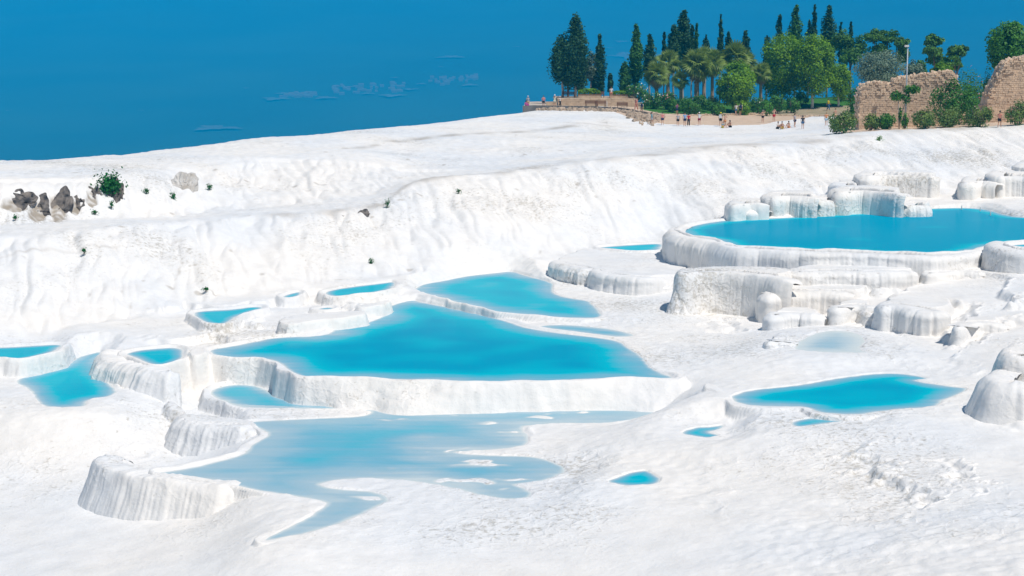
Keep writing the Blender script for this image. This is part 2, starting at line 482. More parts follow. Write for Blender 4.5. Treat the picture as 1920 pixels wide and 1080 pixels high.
POOLS = [  # level, depth, shore width, rim height, rim width, outline in the photo, description
    (0.0, 0.95, 4.2, 0.12, 0.45, [(388, 656), (430, 650), (480, 640), (520, 632), (615, 630), (628, 612), (650, 610), (690, 605), (725, 590), (712, 581), (745, 568), (775, 562), (800, 569), (862, 579), (930, 597), (965, 606), (975, 612), (1010, 619), (1060, 626), (1130, 634), (1165, 640), (1182, 655), (1202, 665), (1215, 684), (1235, 698), (1270, 709), (1250, 712), (1150, 710), (1105, 711), (1040, 715), (985, 714), (900, 718), (860, 716), (700, 710), (600, 708), (565, 706), (545, 698), (530, 685), (512, 675), (480, 672), (430, 671), (405, 668)], 'large turquoise pool in the middle of the terraces'),
    (0.03, 0.22, 1.2, 0.08, 0.35, [(1000, 612), (1040, 608), (1100, 611), (1150, 617), (1197, 628), (1180, 632), (1140, 632), (1090, 624), (1040, 619)], 'thin sliver of water along a sandbar'),
    (0.3, 0.7, 3.2, 0.14, 0.5, [(772, 545), (790, 533), (840, 525), (870, 518), (925, 512), (962, 508), (990, 518), (1040, 530), (1036, 541), (1042, 553), (1075, 560), (1110, 565), (1112, 572), (1125, 582), (1132, 596), (1080, 597), (1000, 592), (930, 585), (915, 580), (870, 572), (850, 565), (800, 553)], 'blue pool behind the thin rim of the large pool'),
    (1.55, 0.6, 1.0, 0.10, 0.5, [(1112, 464), (1170, 460), (1240, 456), (1244, 463), (1232, 471), (1190, 472), (1150, 468)], 'narrow strip of water left of the upper basin'),
    (3.4, 1.15, 2.6, 0.16, 0.55, [(1276, 431), (1310, 420), (1370, 412), (1485, 408), (1500, 405), (1560, 402), (1650, 397), (1700, 393), (1800, 389), (1850, 392), (1880, 402), (1920, 409), (2080, 412), (2080, 452), (1920, 452), (1845, 460), (1820, 472), (1760, 477), (1700, 475), (1560, 470), (1480, 468), (1430, 464), (1380, 463), (1365, 458), (1350, 450), (1310, 445), (1288, 440)], 'wide deep blue basin high on the terraces'),
    (4.0, 0.5, 0.8, 0.14, 0.5, [(1885, 461), (1920, 457), (2020, 456), (2020, 464), (1920, 465)], 'small raised basin at the edge of the upper pool'),
    (0.2, 0.8, 2.2, 0.10, 0.4, [(1372, 741), (1400, 732), (1470, 725), (1520, 718), (1550, 712), (1590, 706), (1640, 700), (1690, 700), (1730, 706), (1748, 711), (1712, 713), (1740, 718), (1790, 725), (1822, 729), (1800, 740), (1770, 750), (1755, 764), (1690, 768), (1640, 773), (1610, 778), (1560, 776), (1530, 772), (1510, 763), (1480, 763), (1420, 762), (1385, 757), (1370, 748)], 'rippled blue pool among bare ground'),
    (0.0, 0.45, 0.8, 0.06, 0.3, [(1476, 793), (1500, 786), (1525, 783), (1592, 787), (1575, 792), (1540, 796), (1495, 803)], 'small puddle below the rippled pool'),
    (-0.55, 0.55, 0.8, 0.06, 0.3, [(1268, 813), (1300, 801), (1330, 800), (1361, 796), (1352, 806), (1322, 810), (1356, 817), (1330, 823), (1310, 820)], 'small forked puddle on the bare slope'),
    (-0.9, 0.6, 0.7, 0.06, 0.3, [(1136, 902), (1150, 898), (1168, 889), (1185, 885), (1216, 881), (1226, 890), (1246, 901), (1220, 911), (1180, 912), (1155, 909)], 'small round puddle on the bare slope'),
    (-1.3, 0.42, 5.5, 0.14, 0.35, [(283, 887), (340, 881), (420, 862), (458, 850), (475, 830), (503, 818), (503, 811), (480, 803), (463, 791), (500, 789), (560, 788), (600, 787), (690, 783), (710, 773), (700, 768), (640, 764), (570, 765), (470, 766), (440, 762), (405, 748), (390, 737), (405, 726), (440, 720), (480, 722), (510, 735), (540, 752), (562, 762), (620, 762), (700, 763), (770, 768), (860, 772), (950, 770), (1000, 767), (1100, 762), (1160, 762), (1235, 768), (1210, 777), (1150, 792), (1050, 792), (985, 795), (965, 800), (985, 829), (960, 838), (900, 842), (835, 845), (850, 853), (940, 858), (1000, 858), (1030, 870), (1053, 882), (1020, 898), (960, 905), (950, 910), (975, 918), (990, 931), (950, 933), (900, 925), (870, 915), (790, 900), (720, 895), (640, 895), (580, 906), (600, 917), (650, 922), (700, 925), (720, 938), (700, 946), (640, 975), (590, 990), (560, 1000), (483, 1018), (520, 1000), (560, 985), (600, 965), (630, 945), (620, 938), (560, 928), (480, 920), (430, 910), (380, 898), (320, 893)], 'pale shallow pool in front with sandbars'),
    (0.0, 0.8, 1.0, 0.12, 0.4, [(-260, 664), (0, 652), (60, 648), (124, 645), (105, 657), (90, 663), (40, 675), (0, 673), (-260, 682)], 'turquoise pool cut by the picture edge'),
    (-0.9, 0.55, 1.6, 0.10, 0.35, [(22, 715), (60, 702), (110, 689), (120, 680), (150, 668), (197, 656), (184, 682), (195, 710), (230, 740), (160, 750), (168, 763), (90, 766), (70, 755), (62, 740), (52, 729)], 'blue pool below the fluted crescent wall'),
    (0.05, 0.6, 1.0, 0.12, 0.4, [(230, 663), (270, 655), (345, 650), (344, 672), (325, 681), (300, 687), (270, 680), (255, 671)], 'blue pool behind the fluted crescent wall'),
    (0.45, 0.65, 0.9, 0.12, 0.4, [(358, 587), (380, 583), (440, 580), (470, 575), (500, 576), (470, 585), (440, 595), (425, 608), (400, 608), (378, 603)], 'small blue pool at the foot of the slope'),
    (0.7, 0.65, 0.9, 0.12, 0.4, [(603, 549), (640, 540), (700, 533), (744, 527), (739, 540), (715, 548), (655, 553), (650, 558), (620, 556)], 'narrow blue pool under the draped hillside'),
    (0.7, 0.6, 0.7, 0.10, 0.4, [(526, 557), (545, 550), (566, 546), (563, 555), (535, 560)], 'tiny pool under the draped hillside'),
    (0.3, 0.4, 0.6, 0.10, 0.4, [(590, 581), (605, 577), (628, 576), (622, 582)], 'thin dark sliver of water between rims'),
    (0.65, 0.10, 2.0, 0.05, 0.4, [(1488, 660), (1484, 645), (1520, 625), (1560, 618), (1610, 622), (1632, 640), (1612, 655), (1642, 664)], 'very pale green shallow puddle'),
]
TERRACES = [  # level, outline of the top in the photo (dry tops with fluted fronts)
    (1.5, [(1036, 488), (1075, 497), (1108, 502), (1116, 507), (1150, 513), (1200, 519), (1250, 516), (1300, 512), (1280, 470), (1240, 452), (1110, 460), (1060, 476)]),
    (0.95, [(1205, 535), (1225, 529), (1262, 530), (1275, 540), (1265, 520), (1220, 518)]),
    (2.85, [(1271, 514), (1278, 507), (1300, 505), (1350, 505), (1420, 509), (1470, 516), (1500, 500), (1300, 497)]),
    (1.95, [(1432, 548), (1450, 542), (1500, 541), (1580, 545), (1640, 540), (1620, 520), (1470, 522)]),
    (2.05, [(1650, 570), (1665, 566), (1700, 572), (1760, 578), (1790, 572), (1780, 555), (1700, 548), (1665, 555)]),
    (1.35, [(1615, 582), (1635, 574), (1665, 582), (1655, 562)]),
    (4.75, [(1368, 380), (1385, 375), (1410, 376), (1440, 377), (1440, 371), (1380, 370)]),
    (5.15, [(1437, 364), (1455, 360), (1500, 362), (1530, 365), (1532, 357), (1450, 355)]),
    (4.75, [(1524, 372), (1540, 367), (1565, 371), (1570, 365), (1530, 363)]),
    (5.4, [(1567, 354), (1590, 350), (1640, 353), (1690, 358), (1690, 349), (1600, 346)]),
    (5.95, [(1612, 326), (1640, 321), (1720, 324), (1760, 326), (1750, 318), (1640, 316)]),
    (4.9, [(1525, 350), (1550, 347), (1600, 349), (1600, 343), (1540, 343)]),
    (5.55, [(1805, 338), (1815, 332), (1840, 333), (1862, 337), (1860, 330), (1815, 328)]),
    (6.0, [(1858, 327), (1870, 322), (1900, 325), (1990, 328), (1990, 318), (1870, 317)]),
    (6.5, [(1910, 308), (1922, 303), (2000, 305), (2000, 298), (1925, 298)]),
    (2.75, [(1482, 507), (1560, 504), (1650, 507), (1720, 505), (1700, 494), (1500, 494)]),
    (2.6, [(1733, 511), (1790, 504), (1850, 507), (1840, 496), (1750, 498)]),
    (1.6, [(1562, 575), (1600, 568), (1642, 574), (1630, 560), (1580, 560)]),
    (1.25, [(1442, 588), (1480, 583), (1542, 587), (1530, 575), (1460, 574)]),
    (1.75, [(1790, 612), (1830, 600), (1884, 604), (1870, 590), (1810, 592)]),
    (0.95, [(1442, 642), (1455, 632), (1490, 637), (1482, 622), (1450, 622)]),
    (4.25, [(1402, 390), (1412, 386), (1436, 388), (1434, 382), (1408, 381)]),
    (4.35, [(1690, 382), (1700, 378), (1745, 381), (1740, 374), (1700, 373)]),
    (5.3, [(1562, 345), (1580, 341), (1612, 344), (1608, 336), (1575, 335)]),
    (1.85, [(1856, 704), (1880, 694), (1920, 690), (2080, 686), (2080, 660), (1930, 668), (1885, 682)]),
    (2.5, [(1890, 652), (1920, 643), (2080, 636), (2080, 615), (1940, 628), (1905, 640)]),
    (-1.15, [(330, 783), (350, 776), (430, 779), (490, 790), (500, 812), (470, 800), (420, 792), (370, 796)]),
    (-1.5, [(298, 772), (312, 762), (345, 765), (360, 778), (330, 782)]),
    (0.35, [(352, 668), (345, 655), (362, 648), (395, 652), (392, 664)]),
    (0.25, [(1305, 722), (1325, 714), (1350, 722), (1370, 735), (1352, 740), (1325, 733)]),
    (0.0, [(1330, 745), (1350, 742), (1372, 752), (1350, 758)]),
    (0.7, [(505, 600), (560, 588), (640, 583), (700, 580), (690, 592), (600, 600), (540, 612)]),
    (0.75, [(655, 575), (690, 568), (735, 560), (735, 568), (690, 578)]),
]
ONE = lambda x, y: np.ones(len(x))
FLUSH = {  # where the ground meets the water without a wall
    'thin sliver of water along a sandbar': ONE, 'rippled blue pool among bare ground': ONE, 'small puddle below the rippled pool': ONE, 'small forked puddle on the bare slope': ONE,
    'small round puddle on the bare slope': ONE, 'very pale green shallow puddle': ONE,
    'pale shallow pool in front with sandbars': lambda x, y: np.maximum(sstep(350, 540, x) * sstep(790, 830, y), sstep(430, 470, x) * sstep(752, 762, y) * sstep(815, 800, y)),
    'large turquoise pool in the middle of the terraces': lambda x, y: sstep(1100, 1230, x) * sstep(712, 695, y),
    'blue pool behind the thin rim of the large pool': lambda x, y: sstep(1000, 1060, x),
    'blue pool below the fluted crescent wall': lambda x, y: sstep(150, 60, x) + sstep(735, 755, y),
}
items = [('pool',) + p for p in POOLS] + [('terrace', t[0], t[1]) for t in TERRACES]
items.sort(key=lambda i: i[1])
owner = np.zeros(len(X), np.int32)
jw, jf = pn(X / 4.2 + 40, Y / 4.2), pn(X / 3.1, Y / 3.1 + 60)


def wall_drop(u, idx, k=5.0, p=1.3, ledge=0.075):            # a wall of uneven steepness with ledges
    d_ = k * (1 + 1.1 * jw[idx]) * u ** p
    return d_ + ledge * np.sin(2 * np.pi * d_ / 0.55 + 5 * j1[idx]) * np.clip(d_ * 2, 0, 1)


j1, j2, j3 = pn(X / 1.7, Y / 1.7), pn(X / 0.42 + 5, Y / 0.9), pn(X / 0.55, Y / 0.55 + 3)
waters = []
cdist = np.full(len(X), 99.0)
for n, it in enumerate(items, 1):
    lev = it[1]
    outline = it[6] if it[0] == 'pool' else it[2]
    P = smooth_poly([onz(a, b, lev)[:2] for a, b in outline], 2)
    mg = 11 if it[0] == 'pool' and it[7] in FLUSH else 3.2
    lo, hi = P.min(0) - mg, P.max(0) + mg
    idx = np.nonzero((X > lo[0]) & (X < hi[0]) & (Y > lo[1]) & (Y < hi[1]))[0]
    x, y = X[idx], Y[idx]
    sd = sdist(x, y, P)
    zb = Z[idx]
    jj = 0.28 * j1[idx] + 0.10 * j3[idx]
    if it[0] == 'pool':
        _k, _l, dep, shore, rh, rw, _o, desc = it
        if shore > 5:                             # the front pool spreads wide to the right and has a deeper bay
            sd = sd - 0.35 * sstep(470, 600, PX[idx])
            shore = np.where((PX[idx] < 610) & (PY[idx] < 772), 1.1, shore)
        shape = np.clip(np.abs(sd) * 2.0, 0, 1)
        s2 = sd + 0.25 * jj + 0.05 * j3[idx]
        u = np.maximum(s2 + 0.3 * j1[idx] * shape - rw, 0)
        u = np.maximum(u + (0.05 if dep > 0.9 and lev < 1 else 0.16) / 0.16 * (0.16 * np.abs(j2[idx]) - 0.03) * np.clip(u * 3, 0, 1) * np.clip(0.7 + 2.0 * jf[idx], 0.1, 1.6), 0)
        if desc in FLUSH:
            fl = np.clip(FLUSH[desc](PX[idx], PY[idx]), 0, 1) * np.exp(-(np.maximum(sd - 0.3, 0) / 3.6) ** 2)
            zb = zb + (lev + 0.05 + 0.05 * j3[idx] - zb) * np.where(sd > -0.5, fl, 0) * sstep(0.3, 2.6, cdist[idx])
        bank = lev + 0.12 + 0.55 * np.maximum(s2, 0) + 0.06 * j3[idx]
        zb = np.where((s2 > 0) & (zb > bank), bank + 0.15 * (zb - bank) * sstep(1.5, 3.0, sd) + (zb - bank) * 0.85 * sstep(2.0, 3.1, sd), zb)
        rhe = rh * (1 - 0.9 * np.clip(FLUSH[desc](PX[idx], PY[idx]), 0, 1)) if desc in FLUSH else rh
        top = lev + 0.015 + rhe * sstep(0, 0.6 * rw, s2) * (1 + 0.9 * j1[idx])
        zr = top - (wall_drop(u, idx, 1.15 + 4.0 * sstep(640, 560, PX[idx]), 1.1, 0.02) if dep > 0.9 and lev < 1 else wall_drop(u, idx))
        out = s2 >= 0
        up = out & (zr > zb) & (sd < 3.1)
        z2 = np.where(up, zr, zb)
        depth = dep * (0.22 * sstep(0, 0.35, -s2) + 0.78 * sstep(0, shore, -s2)) * (1.0 + 0.35 * pn(x / 3, y / 3))
        dmin = 0.012 - np.minimum(depth, dep * 1.2)
        if np.max(shore) > 5:                            # sandbars in the shallow pool
            bars = sstep(0.22, 0.5, pn(x / 3.0 + 3, y / 1.3) + 0.4 * pn(x / 0.8, y / 0.6)) * sstep(3.0, 1.2, -s2) * sstep(0.2, 0.6, -s2) * sstep(600, 760, PX[idx])
            dmin = dmin + bars * 0.25
        z2 = np.where(out, z2, np.minimum(lev + dmin, lev + 0.02))
        Z[idx] = z2
        owner[idx[up & (u < 2.2)]] = n
        w = s2 < 0.0
        cdist[idx] = np.minimum(cdist[idx], s2)
        waters.append((desc, lev, idx[s2 < 0.35], n))
        STAIN_SHADE[idx[~out]] = 0
    else:
        s2 = sd + 0.35 * j1[idx] + 0.08 * j3[idx]
        u = np.maximum(s2 + 0.22, 0)
        u = np.maximum(u + (0.26 * np.abs(j2[idx]) - 0.05) * np.clip(u * 2, 0, 1) * np.clip(0.7 + 2.0 * jf[idx], 0.1, 1.6), 0)
        zr = lev + 0.05 * j1[idx] - wall_drop(u, idx, 5.0, 1.3)
        up = (zr > zb) & (sd < 3.1)
        Z[idx] = np.where(up, zr, zb)
        owner[idx[up & (u < 2.2)]] = n
Zg = Z.reshape(NR, NC)


def ground(x, y):                                 # height of the finished ground
    fi = np.interp(y, YR, np.arange(NR)); fj = np.interp(x / y, R0, np.arange(NC))
    i, j = min(int(fi), NR - 2), min(int(fj), NC - 2)
    a, b = fi - i, fj - j
    return float((Zg[i, j] * (1 - b) + Zg[i, j + 1] * b) * (1 - a) + (Zg[i + 1, j] * (1 - b) + Zg[i + 1, j + 1] * b) * a)


# normals of the whole sheet, so that its pieces shade without seams
Xg, Yg = X.reshape(NR, NC), Y.reshape(NR, NC)
def grad(A): return np.gradient(A, axis=0), np.gradient(A, axis=1)
(xa, xb), (ya, yb), (za, zb_) = grad(Xg), grad(Yg), grad(Zg)
NX, NY, NZ = yb * za * -1 + zb_ * ya, -(zb_ * xa - xb * za), -(xa * yb - xb * ya) * -1
NX, NY, NZ = (zb_ * ya - yb * za) * -1, (xb * za - zb_ * xa) * -1, (yb * xa - xb * ya) * -1
s = np.where(NZ < 0, -1, 1) / np.sqrt(NX ** 2 + NY ** 2 + NZ ** 2 + 1e-20)
NRM = np.stack([NX * s, NY * s, NZ * s], -1).reshape(-1, 3)

q = np.arange(NR * NC).reshape(NR, NC)
QUADS = np.stack([q[:-1, :-1], q[:-1, 1:], q[1:, 1:], q[1:, :-1]], -1).reshape(-1, 4)
fown = owner[QUADS].max(1)
fpx, fpy, fY = PX[QUADS[:, 0]], PY[QUADS[:, 0]], Y[QUADS[:, 0]]
T2 = Y * CP - (Z - CAMZ) * SP
fpy2 = (540 - FPX * (Y * SP + (Z - CAMZ) * CP) / T2)[QUADS[:, 0]]
wob = (pn(X / 4, Y / 9) * 4)[QUADS[:, 0]]
sand_lo = np.interp(fpx, [1120, 1180, 1250, 1330, 1400, 1460, 1520, 1560], [200, 222, 235, 237, 235, 228, 219, 216])
sand_hi = np.interp(fpx, [1120, 1290, 1400, 1560, 1600], [200, 216, 213, 216, 214])
far = fY > 175
zone = np.zeros(len(QUADS), np.int32)             # 0 terraces 1 hillside 2 sand 3 lawn 4 earth
zone[(fpy < np.interp(fpx, [-600, 0, 240, 480, 640, 960, 1100, 1240, 1370, 1440, 1610, 1800, 1920, 2500], [690, 628, 592, 548, 525, 492, 465, 447, 403, 394, 380, 358, 356, 345]))] = 1
zone[far & (fpx > 1130) & (fpx < 1575) & (fpy2 < sand_lo + wob) & (fpy2 > 150) & (fY < 262)] = 2
zone[far & (fpx > 1575) & (fY > 176) & (fpy2 < np.interp(fpx, [1575, 1620, 1760, 1930, 2400], [250, 247, 241, 233, 231]))] = 2
zone[far & (fpx > 985) & (fpx <= 1200) & (fY > 236)] = 4
zone[far & (fpx > 1200) & (fpy2 < np.interp(fpx, [1200, 1240, 1300, 1400, 1500, 1600, 1700], [205, 213, 214, 212, 206, 200, 198]))] = 3
zone[far & (fpx > 1440) & (fpx < 1625) & (fY < 256) & (fpy2 < np.interp(fpx, [1440, 1625], [217, 214])) & (fpy2 > np.interp(fpx, [1440, 1480, 1625], [212, 205, 196]))] = 4
zone[(fY > 330)] = 1


def piece(name, sel, m):
    F = QUADS[sel]
    u, inv = np.unique(F, return_inverse=True)
    V = np.stack([X[u], Y[u], Z[u]], 1)
    me = mesh_np(name, V, inv.reshape(-1, 4))
    me.normals_split_custom_set_from_vertices(NRM[u].tolist())
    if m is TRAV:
        a = me.attributes.new('stain_shade', 'FLOAT', 'POINT')
        a.data.foreach_set('value', STAIN_SHADE[u].astype(np.float32))
    return structure(link(name, me, m))


own_ok = (fown > 0) & (zone < 2)
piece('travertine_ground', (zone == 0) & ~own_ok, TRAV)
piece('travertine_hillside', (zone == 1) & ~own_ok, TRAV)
piece('sandy_path', zone == 2, SAND)
piece('lawn', zone == 3, LAWN)
piece('bare_earth', zone == 4, EARTH)
for n, it in enumerate(items, 1):
    sel = own_ok & (fown == n)
    if sel.sum() > 20:
        piece('pool_rim' if it[0] == 'pool' else 'travertine_terrace', sel, TRAV)
for desc, lev, idx, n in waters:
    inp = np.zeros(len(X), bool); inp[idx] = True
    fq = QUADS[inp[QUADS].all(1)]
    fq = fq[(Z[fq] < lev + 0.03).any(1)]
    if len(fq) == 0: continue
    u, inv = np.unique(fq, return_inverse=True)
    me = mesh_np('pool_water', np.stack([X[u], Y[u], np.full(len(u), lev)], 1), inv.reshape(-1, 4))
    a = me.attributes.new('depth', 'FLOAT', 'POINT')
    a.data.foreach_set('value', np.clip(lev - Z[u], 0, 2).astype(np.float32))
    structure(link('pool_water', me, WATER))


# ------------------------------------------------------------------ lobed, dripping walls of the terraces
def drapery(lip, lev, lobe=1.3, bulge=0.42, flute=0.10, seed=0, flare=0.15):
    P = np.array([onz(a, b, lev)[:2] for a, b in lip])
    for _k in range(3):                            # round the corners
        Q = [P[0]]
        for a, b in zip(P[:-1], P[1:]): Q += [a * 0.75 + b * 0.25, a * 0.25 + b * 0.75]
        P = np.array(Q + [P[-1]])
    seg = np.hypot(*np.diff(P, axis=0).T); acc = np.concatenate([[0], np.cumsum(seg)])
    n = max(24, int(acc[-1] / 0.065))
    s_ = np.linspace(0, acc[-1], n)
    px_, py_ = np.interp(s_, acc, P[:, 0]), np.interp(s_, acc, P[:, 1])
    tx, ty = np.gradient(px_), np.gradient(py_)
    for _k in range(6):
        tx = np.convolve(np.pad(tx, 3, mode='edge'), np.ones(7) / 7, 'valid'); ty = np.convolve(np.pad(ty, 3, mode='edge'), np.ones(7) / 7, 'valid')
    l_ = np.hypot(tx, ty) + 1e-9
    nx, ny = ty / l_, -tx / l_
    # uneven lobes with shallow cusps, and finer flutes on top of them
    warp = s_ / lobe + 1.7 * pn(s_ / (lobe * 2.6) + seed * 3.7, np.full(n, seed + 0.5))
    cell = np.floor(warp)
    amp = 0.5 + 0.5 * np.sin(cell * 12.9898 + seed * 4.1)
    L0 = np.abs(np.sin(np.pi * warp)) ** 0.45
    L0 = 1 - (1 - L0) * (0.25 + 0.75 * np.abs(np.sin(cell * 5.3 + seed)))
    for _k in range(2): amp = np.convolve(np.pad(amp, 4, mode='edge'), np.ones(9) / 9, 'valid')
    fl = 1.2 * np.abs(pn(s_ / 0.30, np.full(n, seed + 9.3))) + 0.8 * pn(s_ / 0.7, np.full(n, seed + 2.3)) + 0.5 * np.abs(pn(s_ / 0.15, np.full(n, seed + 5.3)))
    foot = np.array([ground(a + 1.15 * c, b + 1.15 * d) for a, b, c, d in zip(px_[::6], py_[::6], nx[::6], ny[::6])])
    foot = np.interp(s_, s_[::6], foot)
    foot = np.minimum(np.convolve(np.pad(foot, 12, mode='edge'), np.ones(25) / 25, 'valid'), lev - 0.3)
    ends = np.clip(np.minimum(s_, acc[-1] - s_) / 0.7, 0, 1) ** 0.5
    lev = lev + (0.16 if flare > 0.5 else 0.07) * (pn(s_ / 1.1, np.full(n, seed + 7.7)) + 0.5 * pn(s_ / 0.35, np.full(n, seed + 1.1))) - 0.02
    M_ = 24
    V = np.empty((M_, n, 3))
    for k in range(M_):
        if k == 0: o, z = -1.15 + 0 * s_, lev - 0.08 - 0.3 * (1 - ends)
        elif k == 1: o, z = -0.30 - 0.3 * (1 - ends), lev - 0.01 - 0.25 * (1 - ends)
        else:
            t = (k - 2) / (M_ - 3)
            H = lev - foot + 0.35
            prof_ = 1 - (1 - min(t / 0.34, 1)) ** 2.2
            o = bulge * prof_ * (0.45 + 0.55 * L0 * (0.55 + 0.45 * amp)) + flare * t ** 1.4 + 0.16 * prof_ * (amp - 0.5) * np.sin(min(t * 1.25, 1) * np.pi)
            o = o * (0.4 + 0.6 * ends) - 0.4 * (1 - ends) + flute * fl * min(1, t * 4) * (0.5 + amp) + 0.07 * pn(s_ / 0.9, np.full(n, t * 3.1 + seed))
            z = lev - H * t ** 1.15 - 0.06 * (1 - L0) * (1 - t) - 0.25 * (1 - ends) * (1 - t)
        V[k, :, 0], V[k, :, 1], V[k, :, 2] = px_ + nx * o, py_ + ny * o, z
    qd = np.arange(M_ * n).reshape(M_, n)
    F = np.stack([qd[:-1, :-1], qd[1:, :-1], qd[1:, 1:], qd[:-1, 1:]], -1).reshape(-1, 4)
    structure(link('travertine_drapery', mesh_np('travertine_drapery', V.reshape(-1, 3), F), TRAV))


for k, (lev, lobe, bulge, lip) in enumerate((
    (3.55, 2.3, 0.50, [(1276, 421), (1260, 426), (1255, 434), (1272, 443), (1305, 448), (1343, 453), (1358, 461), (1382, 466), (1430, 467), (1480, 471), (1560, 473), (1640, 475), (1700, 478), (1760, 480), (1810, 476), (1848, 466)]),
    (2.88, 2.4, 0.45, [(1300, 499), (1276, 503), (1269, 510), (1285, 512), (1310, 509), (1350, 508), (1400, 512), (1440, 517), (1478, 524)]),
    (1.98, 2.2, 0.45, [(1452, 536), (1434, 545), (1440, 552), (1462, 546), (1520, 545), (1600, 549)]),
    (1.55, 1.5, 0.40, [(1052, 484), (1036, 489), (1044, 494), (1075, 499), (1106, 505)]),
    (1.55, 1.5, 0.42, [(1118, 500), (1108, 507), (1122, 512), (1150, 516), (1200, 522), (1250, 518)]),
    (0.98, 0.9, 0.35, [(1215, 528), (1204, 536), (1225, 534), (1262, 534)]),
    (2.1, 1.6, 0.42, [(1662, 560), (1648, 569), (1655, 574), (1675, 572), (1705, 578), (1750, 583), (1785, 580)]),
    (1.4, 0.9, 0.35, [(1630, 572), (1614, 581), (1625, 586), (1660, 586)]),
    (4.78, 1.0, 0.45, [(1380, 371), (1367, 379), (1374, 384), (1400, 380), (1442, 381)]),
    (5.18, 1.6, 0.5, [(1450, 356), (1437, 363), (1444, 369), (1470, 366), (1500, 367), (1532, 369)]),
    (4.78, 1.0, 0.4, [(1532, 364), (1523, 371), (1532, 376), (1568, 374)]),
    (5.43, 1.7, 0.55, [(1580, 346), (1566, 353), (1572, 360), (1600, 356), (1645, 358), (1692, 363)]),
    (5.98, 1.1, 0.45, [(1625, 318), (1611, 325), (1618, 330), (1660, 327), (1730, 329), (1762, 330)]),
    (5.58, 1.0, 0.5, [(1815, 329), (1804, 337), (1812, 342), (1838, 338), (1864, 341)]),
    (6.03, 1.1, 0.5, [(1868, 318), (1856, 326), (1864, 331), (1900, 330), (1990, 333)]),
    (6.53, 1.1, 0.5, [(1922, 299), (1909, 306), (1918, 312), (2000, 311)]),
    (4.12, 1.8, 0.55, [(1872, 449), (1856, 455), (1862, 462), (1890, 467), (1930, 469), (2010, 470)]),
    (0.17, 2.2, 0.2, [(207, 652), (190, 660), (192, 672), (222, 678), (250, 684), (278, 692), (305, 697), (340, 694)]),
    (-1.18, 2.6, 0.22, [(220, 845), (185, 853), (173, 862), (190, 874), (235, 888), (290, 898), (380, 906), (412, 911), (440, 914)]),
    (-1.13, 2.0, 0.2, [(352, 772), (332, 782), (350, 790), (385, 796), (430, 800), (475, 806)]),
    (2.78, 1.6, 0.38, [(1492, 498), (1480, 506), (1494, 510), (1560, 507), (1650, 510), (1724, 507)]),
    (2.63, 1.5, 0.36, [(1742, 503), (1731, 511), (1745, 513), (1790, 507), (1855, 510)]),
    (1.63, 1.2, 0.32, [(1572, 568), (1560, 575), (1572, 578), (1600, 571), (1645, 577)]),
    (1.28, 1.2, 0.30, [(1452, 580), (1440, 588), (1452, 591), (1480, 586), (1545, 590)]),
    (1.78, 1.2, 0.34, [(1800, 602), (1788, 612), (1800, 614), (1830, 603), (1888, 607)]),
    (0.98, 1.0, 0.28, [(1450, 632), (1440, 642), (1456, 638), (1492, 640)]),
    (4.28, 0.9, 0.42, [(1410, 384), (1401, 389), (1406, 393), (1420, 390), (1440, 391)]),
    (4.38, 0.9, 0.40, [(1698, 376), (1688, 381), (1695, 385), (1750, 384)]),
    (5.33, 0.9, 0.40, [(1572, 339), (1560, 344), (1568, 348), (1615, 347)]),
    (1.92, 2.0, 0.4, [(1895, 682), (1862, 694), (1848, 708), (1870, 716), (1910, 720), (2070, 722)]),
    (2.56, 2.2, 0.4, [(1920, 636), (1888, 648), (1878, 660), (1900, 668), (1940, 668), (2070, 664)]),
)):
    drapery(lip, lev, lobe, bulge, 0.17 if lev < 0.5 else 0.10, seed=k, flare=0.75 if lev < 0.5 or lev in (1.92, 2.56) else 0.15)
# ------------------------------------------------------------------ the valley far below, its villages and the haze
def valley_z(x, y):
    rise = sstep(2600, 10200, y + 0.10 * x)
    n = pn(x / 2600 + 3, y / 2600) + 0.5 * pn(x / 1100, y / 1100 + 8) + 0.25 * pn(x / 480, y / 480)
    return -190 + 740 * rise + n * (6 + 80 * rise)


vr = np.linspace(-1.15, 1.15, 220)
vy = np.exp(np.linspace(math.log(240), math.log(10500), 200))
VX, VY = (vr[None] * vy[:, None]).ravel(), np.repeat(vy[:, None], 220, 1).ravel()
VALLEY_M = mat('valley_scrub', (0.015, 0.06, 0.05), 0.95, (0.03, 0.085, 0.06), 0.0016)
qv = np.arange(200 * 220).reshape(200, 220)
structure(link('valley', mesh_np('valley', np.stack([VX, VY, valley_z(VX, VY)], 1), np.stack([qv[:-1, :-1], qv[:-1, 1:], qv[1:, 1:], qv[1:, :-1]], -1).reshape(-1, 4)), VALLEY_M))


def far_hit(px, py):                              # where the line of sight meets the valley
    d = ray(px, py)
    ts = np.linspace(900, 10400, 6000)
    zz = CAMZ + d[2] * ts / d[1]
    xx = d[0] * ts / d[1]
    hit = np.nonzero(zz < valley_z(xx, ts))[0]
    k = hit[0] if len(hit) else -1
    return xx[k], ts[k]


